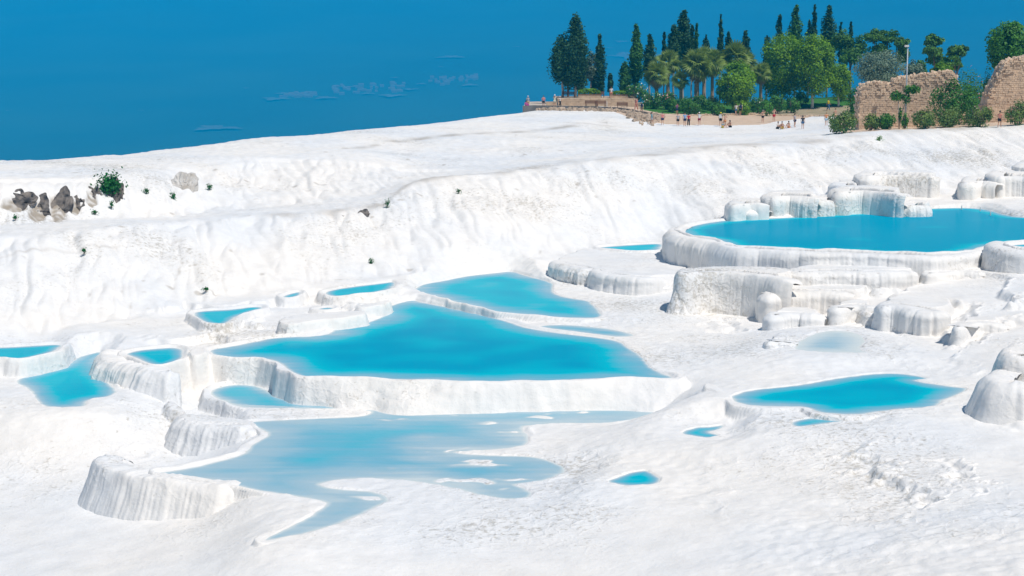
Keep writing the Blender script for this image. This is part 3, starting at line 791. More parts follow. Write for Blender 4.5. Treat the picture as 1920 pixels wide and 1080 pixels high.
FIELD_M = mat('dry_field', (0.13, 0.16, 0.15), 0.95, (0.09, 0.12, 0.11), 0.01)
HOUSE_M = mat('far_house_wall', (0.22, 0.23, 0.23), 0.9)
ROOF_M = mat('far_house_roof', (0.15, 0.13, 0.12), 0.9)
for px, py, w in ((405, 243, 75), (515, 188, 42), (530, 178, 22), (462, 168, 10), (845, 109, 46), (610, 186, 36), (16, 210, 12), (265, 210, 10), (650, 166, 24), (690, 178, 22), (735, 182, 40), (770, 170, 24),
                  (880, 162, 26), (1160, 107, 34), (1142, 92, 14), (1165, 80, 24), (968, 90, 14), (740, 148, 14), (790, 160, 16), (826, 128, 10)):
    x0, y0 = far_hit(px, py)
    half = w * 0.5 * y0 / FPX
    V, F = [(x0, y0, 0)], []
    ph = random.random() * 6
    for k in range(26):
        a = 2 * math.pi * k / 26
        rr = 1 + 0.35 * math.sin(3 * a + ph) + 0.25 * math.sin(7 * a + 2 * ph)
        V.append((x0 + math.cos(a) * half * rr, y0 + math.sin(a) * half * rr * 0.8, 0))
    V = np.array(V); V[:, 2] = valley_z(V[:, 0], V[:, 1]) + 5.0
    structure(link('dry_field', mesh_np('dry_field', V, [(0, k + 1, (k + 1) % 26 + 1) for k in range(26)], False), FIELD_M))
for px, py, w, lab in ((690, 168, 130, 'scatter of pale village houses far across the hazy valley'), (1195, 105, 70, 'pale village houses far away, seen between the cypress trees'), (560, 180, 60, 'small far hamlet low in the hazy valley above the white ridge'), (850, 150, 90, 'thin line of far houses near the foot of the hazy hills')):
    x0, y0 = far_hit(px, py)
    half = w * 0.5 * y0 / FPX
    hw, hr = MB(), MB()
    for k in range(40):
        hx, hy = x0 + random.uniform(-1, 1) * half, y0 + random.gauss(0, 1) * half * 0.55
        hz = float(valley_z(np.array([hx]), np.array([hy]))[0])
        L_, W_, H_ = random.uniform(4, 9), random.uniform(4, 8), random.uniform(3, 7)
        hw.box(hx - L_, hx + L_, hy - W_, hy + W_, hz - 2, hz + H_)
        b = len(hr.v)
        hr.v += [(hx - L_, hy - W_, hz + H_), (hx + L_, hy - W_, hz + H_), (hx + L_, hy + W_, hz + H_), (hx - L_, hy + W_, hz + H_), (hx - L_, hy, hz + H_ + 3), (hx + L_, hy, hz + H_ + 3)]
        hr.f += [(b, b + 1, b + 5, b + 4), (b + 2, b + 3, b + 4, b + 5), (b, b + 4, b + 3), (b + 1, b + 2, b + 5)]
    v = thing('far_village', lab, 'village')
    v['kind'] = 'stuff'
    hw.build('house_walls', HOUSE_M, v)['kind'] = 'stuff'
    hr.build('house_roofs', ROOF_M, v)['kind'] = 'stuff'

hz_me = bpy.data.meshes.new('haze')
hb = MB(); hb.box(-12500, 12500, -300, 10700, -290, 690)
HM = bpy.data.materials.new('haze'); HM.use_nodes = True
hn = HM.node_tree.nodes; hn.remove(hn['Principled BSDF'])
pv = hn.new('ShaderNodeVolumePrincipled')
pv.inputs['Color'].default_value = (0.0, 0.52, 1.0, 1)
pv.inputs['Density'].default_value = 0.00024
pv.inputs['Anisotropy'].default_value = -0.3
HM.node_tree.links.new(pv.outputs[0], hn['Material Output'].inputs['Volume'])
haze = hb.build('haze', HM)
haze['kind'] = 'stuff'
# ------------------------------------------------------------------ placing things
def hit(px, py, y0=100.0, y1=262.0):              # where the line of sight through a pixel meets the ground
    d = ray(px, py)
    for Yq in np.arange(y0, y1, 0.4):
        x, z = d[0] * Yq / d[1], CAMZ + d[2] * Yq / d[1]
        if z <= ground(x, Yq):
            return (x, float(Yq), ground(x, Yq))
    x = d[0] * y1 / d[1]
    return (x, y1, ground(x, y1))


def at_ground(px, Yq, py=200):
    d = ray(px, py)
    x = d[0] * Yq / d[1]
    return (x, Yq, ground(x, Yq))


# ------------------------------------------------------------------ foliage
def leaf_faces(P, size, up=0.3, flat=0.0):
    n = len(P)
    P = np.asarray(P)
    nrm = rng.normal(size=(n, 3)); nrm[:, 2] = nrm[:, 2] * (1 + flat) + up
    out_ = P - P.mean(0); out_ /= np.linalg.norm(out_, axis=1)[:, None] + 1e-6
    nrm = nrm + out_ * 1.5
    nrm /= np.linalg.norm(nrm, axis=1)[:, None]
    a = np.cross(nrm, rng.normal(size=(n, 3))); a /= np.linalg.norm(a, axis=1)[:, None] + 1e-9
    b = np.cross(nrm, a)
    s_ = (size * (0.6 + 0.8 * rng.random(n)))[:, None]
    V = np.stack([P - a * s_ * 0.5, P - b * s_ * 0.28, P + a * s_ * 0.5, P + b * s_ * 0.28], 1).reshape(-1, 3)
    return V, np.arange(4 * n).reshape(-1, 4)


def foliage(name, P, size, m, parent, up=0.3, flat=0.0):
    V, F = leaf_faces(P, size, up, flat)
    return link(name, mesh_np(name, V, F, False), m, parent)


def ball(n, r, c, shell=0.55, sq=(1, 1, 1)):
    v = rng.normal(size=(n, 3)); v /= np.linalg.norm(v, axis=1)[:, None]
    q_ = shell + (1 - shell) * rng.random(n) ** 0.6
    return v * (q_ * r)[:, None] * np.array(sq) + np.asarray(c)


CYP = mat('cypress_leaf', (0.045, 0.135, 0.042), 0.7, (0.02, 0.072, 0.03), 1.1, trans=0.12)
CYPG = mat('cypress_leaf_green', (0.08, 0.24, 0.035), 0.7, (0.035, 0.13, 0.03), 1.1, trans=0.12)
RND = mat('bright_leaf', (0.275, 0.500, 0.015), 0.6, (0.088, 0.237, 0.015), 0.7, trans=0.3)
RNDD = mat('deep_leaf', (0.124, 0.359, 0.033), 0.6, (0.051, 0.181, 0.027), 0.8, trans=0.2)
PINE = mat('pine_needle', (0.151, 0.347, 0.042), 0.7, (0.055, 0.151, 0.042), 0.6, trans=0.15)
OLIVE = mat('olive_leaf', (0.254, 0.351, 0.234), 0.6, (0.117, 0.195, 0.137), 0.9, trans=0.2)
OLEA = mat('oleander_leaf', (0.1, 0.3, 0.03), 0.55, (0.04, 0.14, 0.022), 1.0, trans=0.2)
OLEAB = mat('dry_oleander_leaf', (0.216, 0.304, 0.064), 0.6, (0.075, 0.190, 0.051), 0.8, trans=0.2)
PALM = mat('palm_leaf', (0.30, 0.40, 0.08), 0.5, (0.16, 0.26, 0.05), 0.9, trans=0.3)
DEADP = mat('dry_palm_leaf', (0.36, 0.27, 0.15), 0.8, (0.24, 0.17, 0.09), 1.5, trans=0.15)
BARK = mat('bark', (0.25, 0.20, 0.16), 0.9, (0.16, 0.12, 0.10), 3, 0.02)
PALEBARK = mat('pale_bark', (0.48, 0.42, 0.36), 0.9, (0.33, 0.28, 0.23), 2, 0.02)
PALMBARK = mat('palm_bark', (0.42, 0.30, 0.22), 0.9, (0.28, 0.19, 0.13), 4, 0.03)
WHITEWASH = mat('whitewash', (0.75, 0.73, 0.70), 0.9)
FLW = mat('white_blossom', (0.85, 0.85, 0.72), 0.6, (0.8, 0.8, 0.62), 2)
FLP = mat('pink_blossom', (0.75, 0.25, 0.28), 0.6, (0.70, 0.38, 0.33), 2)


def trunk_mesh(h, r, lean=0.0, limbs=0, spread=1.0, top=None):
    mb = MB()
    k = 6
    pts = [(lean * (i / k) ** 1.5 + 0.05 * math.sin(i * 2.1), 0.04 * math.cos(i * 1.7), h * i / k) for i in range(k + 1)]
    mb.tube(pts, [r * (1.25 - 0.75 * i / k) for i in range(k + 1)], 8)
    for j in range(limbs):
        a = 2 * math.pi * (j + 0.4 * random.random()) / limbs
        z0 = h * random.uniform(0.55, 0.9)
        L = spread * random.uniform(0.6, 1.0)
        p0 = Vector((lean * (z0 / h) ** 1.5, 0, z0))
        p2 = p0 + Vector((math.cos(a) * L, math.sin(a) * L, L * random.uniform(0.6, 1.1)))
        pm = (p0 + p2) / 2 + Vector((0, 0, -0.1 * L))
        mb.tube([p0, pm, p2], [r * 0.5, r * 0.36, r * 0.16], 6)
    return mb


def cypress(label, px, py_top, py_bot, w, Yq, m=CYP, base=None, fat=0.45, n=2600, group='cypress trees on the plateau', bark=PALEBARK, skew=0.0):
    x, _y, gz = at_ground(px, Yq, py_bot)
    gz = base if base is not None else gz
    zt, zb = aty(px, py_top, Yq)[2], aty(px, py_bot, Yq)[2]
    zb = max(zb, gz + 0.3)
    W = w * 0.5 * Yq / FPX
    H = zt - zb
    t = thing('cypress_tree', label, 'cypress tree', (x, Yq, gz - 0.15), random.random() * 0.1, group)
    tr = trunk_mesh(zb - gz + H * 0.55, 0.10 + 0.035 * W)
    tr.build('trunk', bark, t, True)

    def prof(q_):                                 # outline: widest at 'fat' of the height
        return np.where(q_ < fat, 0.42 + 0.58 * np.sin(q_ / fat * np.pi / 2), np.clip(1 - ((q_ - fat) / (1 - fat)) ** 1.45, 0, 1) ** 0.85)
    nc = max(26, int(n / 45))
    q_ = rng.random(nc * 3)
    q_ = q_[rng.random(nc * 3) < 0.25 + prof(q_)][:nc]
    an = rng.random(len(q_)) * 2 * np.pi
    rad = prof(q_) * W * (0.50 + 0.42 * rng.random(len(q_)))
    cc = np.stack([np.cos(an) * rad + skew * W * q_, np.sin(an) * rad, zb - gz + q_ * H], 1)
    pts = []
    for c, qq in zip(cc, q_):
        rcl = (0.20 + 0.25 * float(prof(qq))) * W + 0.06
        pts.append(ball(int(n / len(q_)), rcl, c, 0.4, (1, 1, 1.9)))
    pts.append(np.stack([skew * W + rng.normal(size=60) * 0.05 * W, rng.normal(size=60) * 0.05 * W, zb - gz + H * (0.82 + 0.19 * rng.random(60))], 1))
    core_q = rng.random(n // 2); ca = rng.random(n // 2) * 6.283; cr = prof(core_q) * W * (0.45 + 0.3 * rng.random(n // 2))
    pts.append(np.stack([np.cos(ca) * cr + skew * W * core_q, np.sin(ca) * cr, zb - gz + core_q * H * 0.93], 1))
    foliage('crown', np.concatenate(pts), 0.40, m, t, 0.0)
    return t


def round_tree(label, px, py_top, py_bot, w, Yq, m, cat='tree', name='round_tree', n=7000, base=None, bark=BARK, py_base=None, group=None, leaf=0.36, clumps=70, shell=0.8, limbs=5, trunk_r=0.16):
    x, _y, gz = at_ground(px, Yq, py_bot)
    gz = base if base is not None else gz
    zt, zb = aty(px, py_top, Yq)[2], aty(px, py_bot, Yq)[2]
    W, H = w * 0.5 * Yq / FPX, zt - zb
    t = thing(name, label, cat, (x, Yq, gz - 0.15), 0, group)
    hc = (zt + zb) / 2 - gz
    trunk_mesh(max(hc, 0.5), trunk_r, 0, limbs, W * 0.6).build('trunk', bark, t, True)
    C0 = ball(clumps, 1.0, (0, 0, 0), shell)
    pts = []
    for c in C0:
        k = 0.20 + 0.12 * rng.random()
        cp = np.array([c[0] * W * (1 - k * 0.75), c[1] * W * (1 - k * 0.75), hc + c[2] * H / 2 * (1 - k * 0.75)])
        pts.append(ball(n // clumps, 1.0, (0, 0, 0), 0.35) * np.array([k * W, k * W, k * H * 0.42]) * 1.15 + cp)
    pts.append(ball(n // 6, 1.0, (0, 0, 0), 0.3) * np.array([W * 0.7, W * 0.7, H * 0.35]) + (0, 0, hc))
    P = np.concatenate(pts)
    P[:, 2] = np.maximum(P[:, 2], 0.15)
    foliage('crown', P, leaf, m, t, 0.35)
    return t


def pads_tree(label, px, pads, Yq, m, py_base, name='pine_tree', cat='pine tree', base=None, bark=BARK, leaf=0.38, dens=1400, group='pines behind the ruined walls'):
    x, _y, gz = at_ground(px, Yq, py_base)
    t = thing(name, label, cat, (x, Yq, gz - 0.2), 0, group)
    mb = MB()
    zs = [aty(a, b, Yq) for a, b, c, d in pads]
    top = max(z[2] for z in zs) - gz
    mb.tube([(0, 0, 0), (0.1, 0.05, top * 0.35), (0.0, 0.1, top * 0.65)], [0.24, 0.19, 0.13], 8)
    pts = []
    for (a, b, ww, hh), z in zip(pads, zs):
        c = Vector((z[0] - x, random.uniform(-1.2, 1.2), z[2] - gz))
        mb.tube([(0.05, 0.07, top * random.uniform(0.35, 0.6)), (c.x * 0.6, c.y * 0.6, (c.z + top * 0.5) / 2), tuple(c)], [0.11, 0.08, 0.04], 6)
        W, H = ww * 0.5 * Yq / FPX, hh * 0.5 * Yq / FPX
        for q_ in ball(16, 1.0, (0, 0, 0), 0.5):
            cp = np.array([c.x + q_[0] * W * 0.75, c.y + q_[1] * W * 0.75, c.z + q_[2] * H * 0.7])
            pts.append(ball(dens // 16, 1.0, (0, 0, 0), 0.3) * np.array([W * 0.36, W * 0.36, H * 0.40]) + cp)
    mb.build('trunk', bark, t, True)
    foliage('crown', np.concatenate(pts), leaf, m, t, 0.3)
    return t


def bush(label, px, py_top, py_bot, w, Yq=None, m=OLEA, name='oleander_bush', cat='bush', flowers=None, n=1500, group='bushes on the plateau', leaf=0.26, base=None, deep=0.8, nfl=60):
    if Yq is None:
        x, Yq, gz = hit(px, py_bot)
    else:
        x, _y, gz = at_ground(px, Yq, py_bot)
    if base is not None: gz = base
    zt = aty(px, py_top, Yq)[2]
    W, H = w * 0.58 * Yq / FPX, max(zt - gz, 0.4)
    t = thing(name, label, cat, (x, Yq + W * deep * 0.5, gz - 0.1), 0, group)
    mb = MB()
    for k in range(6):
        a = k * 1.05 + random.random()
        mb.tube([(0.06 * math.cos(a), 0.06 * math.sin(a), 0), (W * 0.3 * math.cos(a), W * 0.3 * math.sin(a), H * 0.4), (W * 0.55 * math.cos(a), W * 0.55 * math.sin(a), H * 0.75)], [0.05, 0.035, 0.015], 5)
    mb.build('stem', BARK, t, True)
    pts, tips = [], []
    K = 26
    for q_ in ball(K, 1.0, (0, 0, 0), 0.6):
        k = 0.26 + 0.14 * rng.random()
        c = np.array([q_[0] * W * 0.76, q_[1] * W * deep * 0.76, H * (0.5 + 0.5 * q_[2] * 0.72)])
        pts.append(ball(n // K, 1.0, (0, 0, 0), 0.35) * np.array([k * W, k * W * deep, k * H * 0.72]) + c)
        if q_[1] < 0.4 and q_[2] > -0.4: tips.append(ball(8, 1.0, (0, 0, 0), 0.9) * np.array([k * W, k * W, k * H * 0.7]) * 1.02 + c)
    P = np.concatenate(pts); P[:, 2] = np.maximum(P[:, 2], 0.08)
    foliage('foliage', P, leaf, m, t, 0.4)
    if flowers is not None and tips:
        P2 = np.concatenate(tips)
        P2 = P2[rng.permutation(len(P2))[:nfl]]
        foliage('blossom', P2, leaf * 1.0, flowers, t, 0.2)
    return t


# palms: one frond mesh shared by all fronds
def frond_mesh(droop):
    V, F = [], []
    def quad(a, b, c, d): F.append((len(V), len(V) + 1, len(V) + 2, len(V) + 3)); V.extend([a, b, c, d])
    quad((-0.02, 0, 0), (0.02, 0, 0), (0.015, 0.6, 0.06), (-0.015, 0.6, 0.06))
    nseg = 17
    for k in range(nseg):
        a = math.radians(-118 + 236 * k / (nseg - 1))
        L = 0.95 * (0.72 + 0.28 * math.cos(a * 0.6))
        dx, dy = math.sin(a), math.cos(a)
        nx, ny = dy * 0.075, -dx * 0.075
        m_ = Vector((dx * L * 0.55, 0.6 + dy * L * 0.55, 0.06 + 0.10 * abs(math.sin(a)) - droop * 0.08))
        e = Vector((dx * L, 0.6 + dy * L, 0.06 - droop * (0.35 + 0.25 * random.random())))
        c0 = Vector((0, 0.58, 0.06))
        quad(tuple(c0), tuple(m_ + Vector((nx, ny, 0))), tuple(e), tuple(m_ - Vector((nx, ny, 0))))
    me = bpy.data.meshes.new('frond')
    me.from_pydata(V, [], F)
    return me


FROND = [frond_mesh(0.2), frond_mesh(0.6)]
FROND[0].materials.append(PALM); FROND[1].materials.append(PALM)
FROND_DRY = frond_mesh(0.9); FROND_DRY.materials.append(DEADP)


def palm(label, px, py_c, py_base, r_px, Yq, trunk_r=0.24, n=26, dry=12):
    x, _y, gz = at_ground(px, Yq, py_base)
    zc = aty(px, py_c, Yq)[2]
    S = r_px * 1.12 * Yq / FPX / 1.45
    h = max(zc - gz, 0.6)
    t = thing('palm_tree', label, 'palm tree', (x, Yq, gz - 0.1), 0, 'fan palms in the grove')
    mb = MB()
    mb.tube([(0, 0, 0), (0.03, 0, h * 0.12), (0.0, 0.02, h * 0.6), (0, 0, h)], [trunk_r * 1.5, trunk_r * 1.15, trunk_r, trunk_r * 0.9], 10)
    mb.build('trunk', PALMBARK, t, True)
    for k in range(n + dry):
        isdry = k >= n
        el = math.radians(random.uniform(-78, -48)) if isdry else math.radians(86 - 128 * (k / (n - 1)) ** 0.95 + random.uniform(-6, 6))
        az = k * 2.39996 + random.uniform(-0.2, 0.2)
        o = link('frond', FROND_DRY if isdry else FROND[1 if el < 0.5 else 0], None, t)
        o.location = (0, 0, h - (0.15 if isdry else 0.0))
        sc = S * random.uniform(0.88, 1.1) * (0.8 if isdry else 1)
        o.scale = (sc, sc, sc)
        o.rotation_euler = (Matrix.Rotation(az, 3, 'Z') @ Matrix.Rotation(el, 3, 'X') @ Matrix.Rotation(random.uniform(-0.9, 0.9), 3, 'Y')).to_euler()
    return t


# ------------------------------------------------------------------ the paved lookout at the plateau's end
STONE = mat('pale_stone', (0.62, 0.48, 0.34), 0.9, (0.48, 0.36, 0.25), 1.4, 0.02)
STONE2 = mat('ruin_stone', (0.76, 0.57, 0.40), 0.92, (0.56, 0.42, 0.30), 1.1, 0.03)
RUBBLE_M = mat('rubble_stone', (0.55, 0.42, 0.31), 0.92, (0.34, 0.27, 0.20), 1.3, 0.03)
CONC = mat('grey_concrete', (0.17, 0.165, 0.16), 0.9, (0.12, 0.115, 0.11), 1.2, 0.01)
PALEC = mat('pale_paving', (0.62, 0.52, 0.42), 0.9, (0.52, 0.43, 0.34), 1.2, 0.01)
WOOD = mat('bench_wood', (0.22, 0.11, 0.06), 0.7, (0.15, 0.075, 0.045), 4)
METAL = mat('grey_metal', (0.45, 0.50, 0.52), 0.45, (0.38, 0.42, 0.45), 2, spec=0.5)
kerb = [aty(*p) for p in ((980, 199, 226), (1000, 198, 227), (1060, 199, 228.5), (1115, 200, 229), (1156, 202, 228), (1178, 205, 226), (1200, 209, 224), (1222, 213, 222), (1242, 216.5, 220))]
w = MB()
for a, b in zip(kerb[:-1], kerb[1:]):
    i = len(w.v)
    for p in (a, b):
        g = ground(p[0], p[1]) - 0.6
        w.v += [(p[0], p[1], min(g, p[2] - 0.7)), (p[0], p[1], p[2] + 0.05), (p[0], p[1] + 0.45, p[2] + 0.05), (p[0], p[1] + 0.45, min(g, p[2] - 0.7))]
    w.f += [(i, i + 4, i + 5, i + 1), (i + 1, i + 5, i + 6, i + 2), (i + 2, i + 6, i + 7, i + 3)]
w.f += [(0, 1, 2, 3), tuple(len(w.v) - k for k in (1, 2, 3, 4))]
tag(w.build('retaining_wall', CONC), 'long low grey wall along the edge of the lookout above the rubble', 'wall')
DECK = 10.32
d = MB()
i = len(d.v)
front = [(p[0], p[1] + 0.452, p[2] - 0.12) for p in kerb]
backp = [(p[0] + 1.0, 262.0, max(p[2] - 0.12, ground(p[0] + 1.0, 262.0) + 0.05)) for p in kerb]
d.v += front + backp
nk = len(kerb)
d.f += [(k, k + 1, nk + k + 1, nk + k) for k in range(nk - 1)]
lo = len(d.v); d.v += [(p[0], p[1], p[2] - 2.2) for p in backp]
d.f += [(nk + k, nk + k + 1, lo + k + 1, lo + k) for k in range(nk - 1)]
d.v += [(front[0][0], front[0][1], 7.4)]
d.f += [(0, nk, lo, len(d.v) - 1)]
structure(d.build('lookout_paving', PALEC))
st = thing('stone_steps', 'broad tan stone steps rising behind the benches of the lookout', 'steps', (0, 0, 0))
xa, xb = aty(1046, 190, 238)[0], aty(1196, 190, 238)[0]
for k in range(4):
    z0 = DECK - 0.1 + k * 0.31
    m_ = MB()
    x = xa
    while x < xb - 0.3:                           # each course in separate blocks
        L_ = random.uniform(1.1, 1.9)
        m_.box(x, min(x + L_ - 0.03, xb), 236.5 + k * 0.75, 236.5 + k * 0.75 + (0.75 if k < 3 else 22), z0 - 0.35, z0 + 0.30 + random.uniform(-0.015, 0.015))
        x += L_
    m_.build('step', STONE, st)
UP = DECK + 3 * 0.31 + 0.20
pz = aty(1078, 190, 233.5)
lw = MB(); xl, xr2 = aty(1024, 190, 234)[0], aty(1044, 190, 234)[0]
lw.box(xl, xr2, 233.6, 234.2, DECK - 0.4, aty(1030, 190.5, 234)[2])
tag(lw.build('low_stone_wall', STONE), 'short tan stone wall beside the person in a cream shirt', 'wall')


def planter(label, px0, px1, Yq, hpx, veg_h):
    x0, x1 = aty(px0, 185, Yq)[0], aty(px1, 185, Yq)[0]
    t = thing('stone_planter', label, 'planter', ((x0 + x1) / 2, Yq, UP - 0.05), 0)
    L_ = (x1 - x0) / 2
    b_ = MB(); b_.box(-L_, L_, -0.6, 0.6, 0, hpx)
    tro = b_.build('trough', STONE, t)
    c_ = MB(); c_.box(-L_ - 0.06, L_ + 0.06, -0.66, 0.66, hpx + 0.003, hpx + 0.09)
    c_.build('coping', WOOD, tro)
    pts = np.stack([rng.uniform(-L_, L_, 1100), rng.uniform(-0.55, 0.55, 1100), hpx + 0.1 + veg_h * rng.random(1100) ** 0.7], 1)
    pts[:, 2] -= veg_h * 0.5 * (np.abs(pts[:, 0]) / L_) ** 3
    foliage('hedge', pts, 0.24, RND, t, 0.4)


planter('stone planter with a low bright hedge below the pair of tall cypresses', 1084, 1126, 243, 0.55, 0.85)
planter('stone planter with a low green hedge right of the person in white', 1143, 1190, 243, 0.5, 0.55)


def bench(label, px, Yq, zb, rz=0.0, L_=1.9, back=True):
    x = aty(px, 192, Yq)[0]
    t = thing('park_bench', label, 'bench', (x, Yq, zb), rz, 'benches on the lookout')
    for k in range(3):
        m_ = MB(); m_.box(-L_ / 2, L_ / 2, -0.24 + k * 0.16, -0.11 + k * 0.16, 0.42, 0.46); m_.build('seat_slat', WOOD, t)
    if back:
        for k in range(3):
            m_ = MB(); m_.box(-L_ / 2, L_ / 2, 0.26 + 0.03 * k, 0.30 + 0.03 * k, 0.52 + 0.15 * k, 0.64 + 0.15 * k); m_.build('back_slat', WOOD, t)
    for sx in (-0.85, 0.85):
        m_ = MB(); m_.box(sx * L_ / 2 - 0.04, sx * L_ / 2 + 0.04, -0.22, -0.14, 0, 0.42); m_.build('leg', WOOD, t)
        m_ = MB(); m_.box(sx * L_ / 2 - 0.04, sx * L_ / 2 + 0.04, 0.30, 0.38, 0, 0.95); m_.build('leg', WOOD, t)


bench('brown wooden bench in front of the steps, nearer the cypress pair', 1109, 234, DECK, 0.05)
bench('brown wooden bench turned sideways beside the small white post', 1128, 232.6, DECK, 0.5)
bench('low brown bench nearer the person in a salmon top', 1167, 231.5, DECK - 0.25, -0.05, 1.6)
bench('dark bench under the tall cypress trunks, left of the planter', 1066, 245, UP, 0.0, 2.0)
bench('dark bench right of the hedge planter, beside a slim cypress trunk', 1126, 246, UP, 0.0, 1.2)
pp = aty(1138, 200, 231)
m_ = MB(); m_.tube([(0, 0, 0), (0, 0, 0.9), (0, 0, 0.98)], [0.05, 0.05, 0.07], 8)
o = tag(m_.build('bollard', WHITEWASH), 'small white post between two brown benches', 'bollard'); o.location = (pp[0], 231, DECK - 0.1)


# ------------------------------------------------------------------ rubble below the wall
def rock_mesh(name, sub=2, seed=0, amp=0.35, sc=(1, 1, 1)):
    bm = bmesh.new()
    bmesh.ops.create_icosphere(bm, subdivisions=sub, radius=1)
    V = np.array([v.co[:] for v in bm.verts])
    k = 1 + amp * (pn(V[:, 0] * 1.3 + seed * 7.1, V[:, 1] * 1.3 + V[:, 2] * 0.9) + 0.5 * pn(V[:, 2] * 2.6 + seed, V[:, 0] * 2.4 - V[:, 1] * 1.7)) * 1.6
    for v, kk in zip(bm.verts, k):
        v.co = Vector((v.co.x * kk * sc[0], v.co.y * kk * sc[1], v.co.z * kk * sc[2]))
    me = bpy.data.meshes.new(name)
    bm.to_mesh(me); bm.free()
    return me


def rubble(name, label, spots, m, size=(0.12, 0.36)):
    V0, F0, off = [], [], 0
    protos = []
    for k in range(6):
        me = rock_mesh('tmp', 1, k, 0.4)
        protos.append((np.array([v.co[:] for v in me.vertices]), np.array([p.vertices[:] for p in me.polygons])))
        bpy.data.meshes.remove(me)
    for (x, y, z) in spots:
        pv_, pf = protos[random.randrange(6)]
        sz = random.uniform(*size)
        M = Euler((random.random() * 6, random.random() * 6, random.random() * 6)).to_matrix()
        v = (pv_ * np.array([1, random.uniform(.6, 1), random.uniform(.5, .9)])) @ np.array(M).T * sz + np.array((x, y, z + sz * 0.2))
        V0.append(v); F0.append(pf + off); off += len(v)
    me = mesh_np(name, np.concatenate(V0), np.concatenate(F0), False)
    o = tag(link(name, me, m), label, 'rubble')
    o['kind'] = 'stuff'
    return o


sp = []
for k in range(560):
    px = random.uniform(1165, 1245)
    py = np.interp(px, [1165, 1185, 1215, 1245], [204, 209, 214, 218]) + abs(random.gauss(0, 1)) * np.interp(px, [1165, 1195, 1225, 1245], [2, 9, 8, 2])
    sp.append(hit(px, py, 195, 262))
for k in range(520):
    px = random.uniform(985, 1170)
    sp.append(hit(px, np.interp(px, [985, 1100, 1170], [203.5, 205, 207]) + random.uniform(-1.5, 3.5), 195, 262))
rubble('rubble', 'loose tan stones heaped below the low grey lookout wall', sp, RUBBLE_M, (0.14, 0.40))
sp = [hit(random.uniform(1290, 1625), 0, 262, 262.5) for _k in range(0)]
for k in range(190):
    px = 1290 + 320 * k / 190 + random.uniform(-1, 1)
    sp.append(hit(px, np.interp(px, [1290, 1400, 1500, 1610], [217.5, 215, 218, 219]) + random.uniform(-0.4, 0.4), 195, 262))
rubble('stone_edging', 'row of pale stones edging the sandy path before the lawn', sp, STONE, (0.14, 0.26))

# ------------------------------------------------------------------ the ruined walls
def ruin(label, prof_, Yq, thick, zbase, m, seed):
    """prof_: (px, py) of the wall's top from one end to the other; the wall stands at the distance Yq."""
    P = [aty(a, b, Yq) for a, b in prof_]
    xs, zs = np.array([p[0] for p in P]), np.array([p[2] for p in P])
    x0, x1 = xs[0], xs[-1]
    t = thing('ruined_wall', label, 'ruined wall', (x0, Yq, zbase))
    R_ = random.Random(seed)
    n = 60
    gx = np.linspace(x0, x1, n)
    tz = np.interp(gx, xs, zs) + np.array([R_.uniform(-0.12, 0.12) for _k in range(n)]) - 0.12
    V, F = [], []
    for gx_, z_ in zip(gx, tz):
        V += [(gx_ - x0, 0.0, -0.6), (gx_ - x0, 0.0, z_ - zbase), (gx_ - x0, thick, z_ - zbase + R_.uniform(-.2, .1)), (gx_ - x0, thick, -0.6)]
    for k in range(n - 1):
        a = 4 * k
        F += [(a, a + 4, a + 5, a + 1), (a + 1, a + 5, a + 6, a + 2), (a + 2, a + 6, a + 7, a + 3)]
    F += [(0, 1, 2, 3), (4 * n - 1, 4 * n - 2, 4 * n - 3, 4 * n - 4)]
    me = bpy.data.meshes.new('core'); me.from_pydata(V, [], F); me.update()
    link('core', me, m, t)
    mb = MB()
    z = -0.3
    while z < zs.max() - zbase + 0.3:
        h = R_.uniform(0.17, 0.27)
        x = 0.0
        while x < x1 - x0:
            L_ = R_.uniform(0.2, 0.55)
            top_here = np.interp(x + L_ / 2 + x0, xs, zs) - zbase
            if z + h < top_here + 0.1:
                up = z > top_here - 1.5
                pr = R_.uniform(0.05, 0.24) if up else R_.uniform(0.02, 0.09)
                if R_.random() > (0.14 if up else 0.05):
                    M = Matrix.Translation((x + L_ / 2, 0, z + h / 2)) @ Euler((R_.uniform(-.07, .07), R_.uniform(-.05, .05) * (4 if up else 1), R_.uniform(-.06, .06))).to_matrix().to_4x4()
                    mb.box(-L_ / 2 + 0.015, L_ / 2 - 0.02, -pr, 0.12, -h / 2 + 0.012, h / 2 - 0.015, M)
            x += L_
        z += h
    o = mb.build('masonry', m, t); o['kind'] = 'stuff'
    spots = []
    for k in range(260):
        q_ = R_.random()
        xx = x0 + q_ * (x1 - x0)
        spots.append((xx - x0, R_.uniform(-0.05, thick), float(np.interp(xx, xs, zs)) - zbase - R_.uniform(0, 0.15)))
    for k in range(140):                           # ragged end
        f = R_.random()
        spots.append((R_.uniform(-0.15, 0.2), R_.uniform(0, thick), f * (zs[0] - zbase)))
    rb = rubble('rubble_core', '', spots, m, (0.12, 0.30))
    for key in ('label', 'category'): del rb[key]
    rb.parent = t
    return t


gz1 = at_ground(1700, 186, 245)[2]
ruin('long ruined stone wall with a sloping top behind the lamp post', [(1612, 178), (1618, 160), (1640, 154), (1662, 156), (1672, 159), (1676, 150), (1700, 144), (1745, 138), (1785, 133), (1792, 138), (1800, 165), (1812, 205)], 187, 2.2, gz1, STONE2, 3)
gz2 = at_ground(1900, 190, 233)[2]
ruin('tall ruined stone wall with a ragged stepped end, cut by the picture edge', [(1850, 200), (1855, 178), (1864, 158), (1872, 140), (1884, 120), (1896, 114), (1920, 107), (1960, 104), (2040, 98)], 190, 3.0, gz2, STONE2, 5)
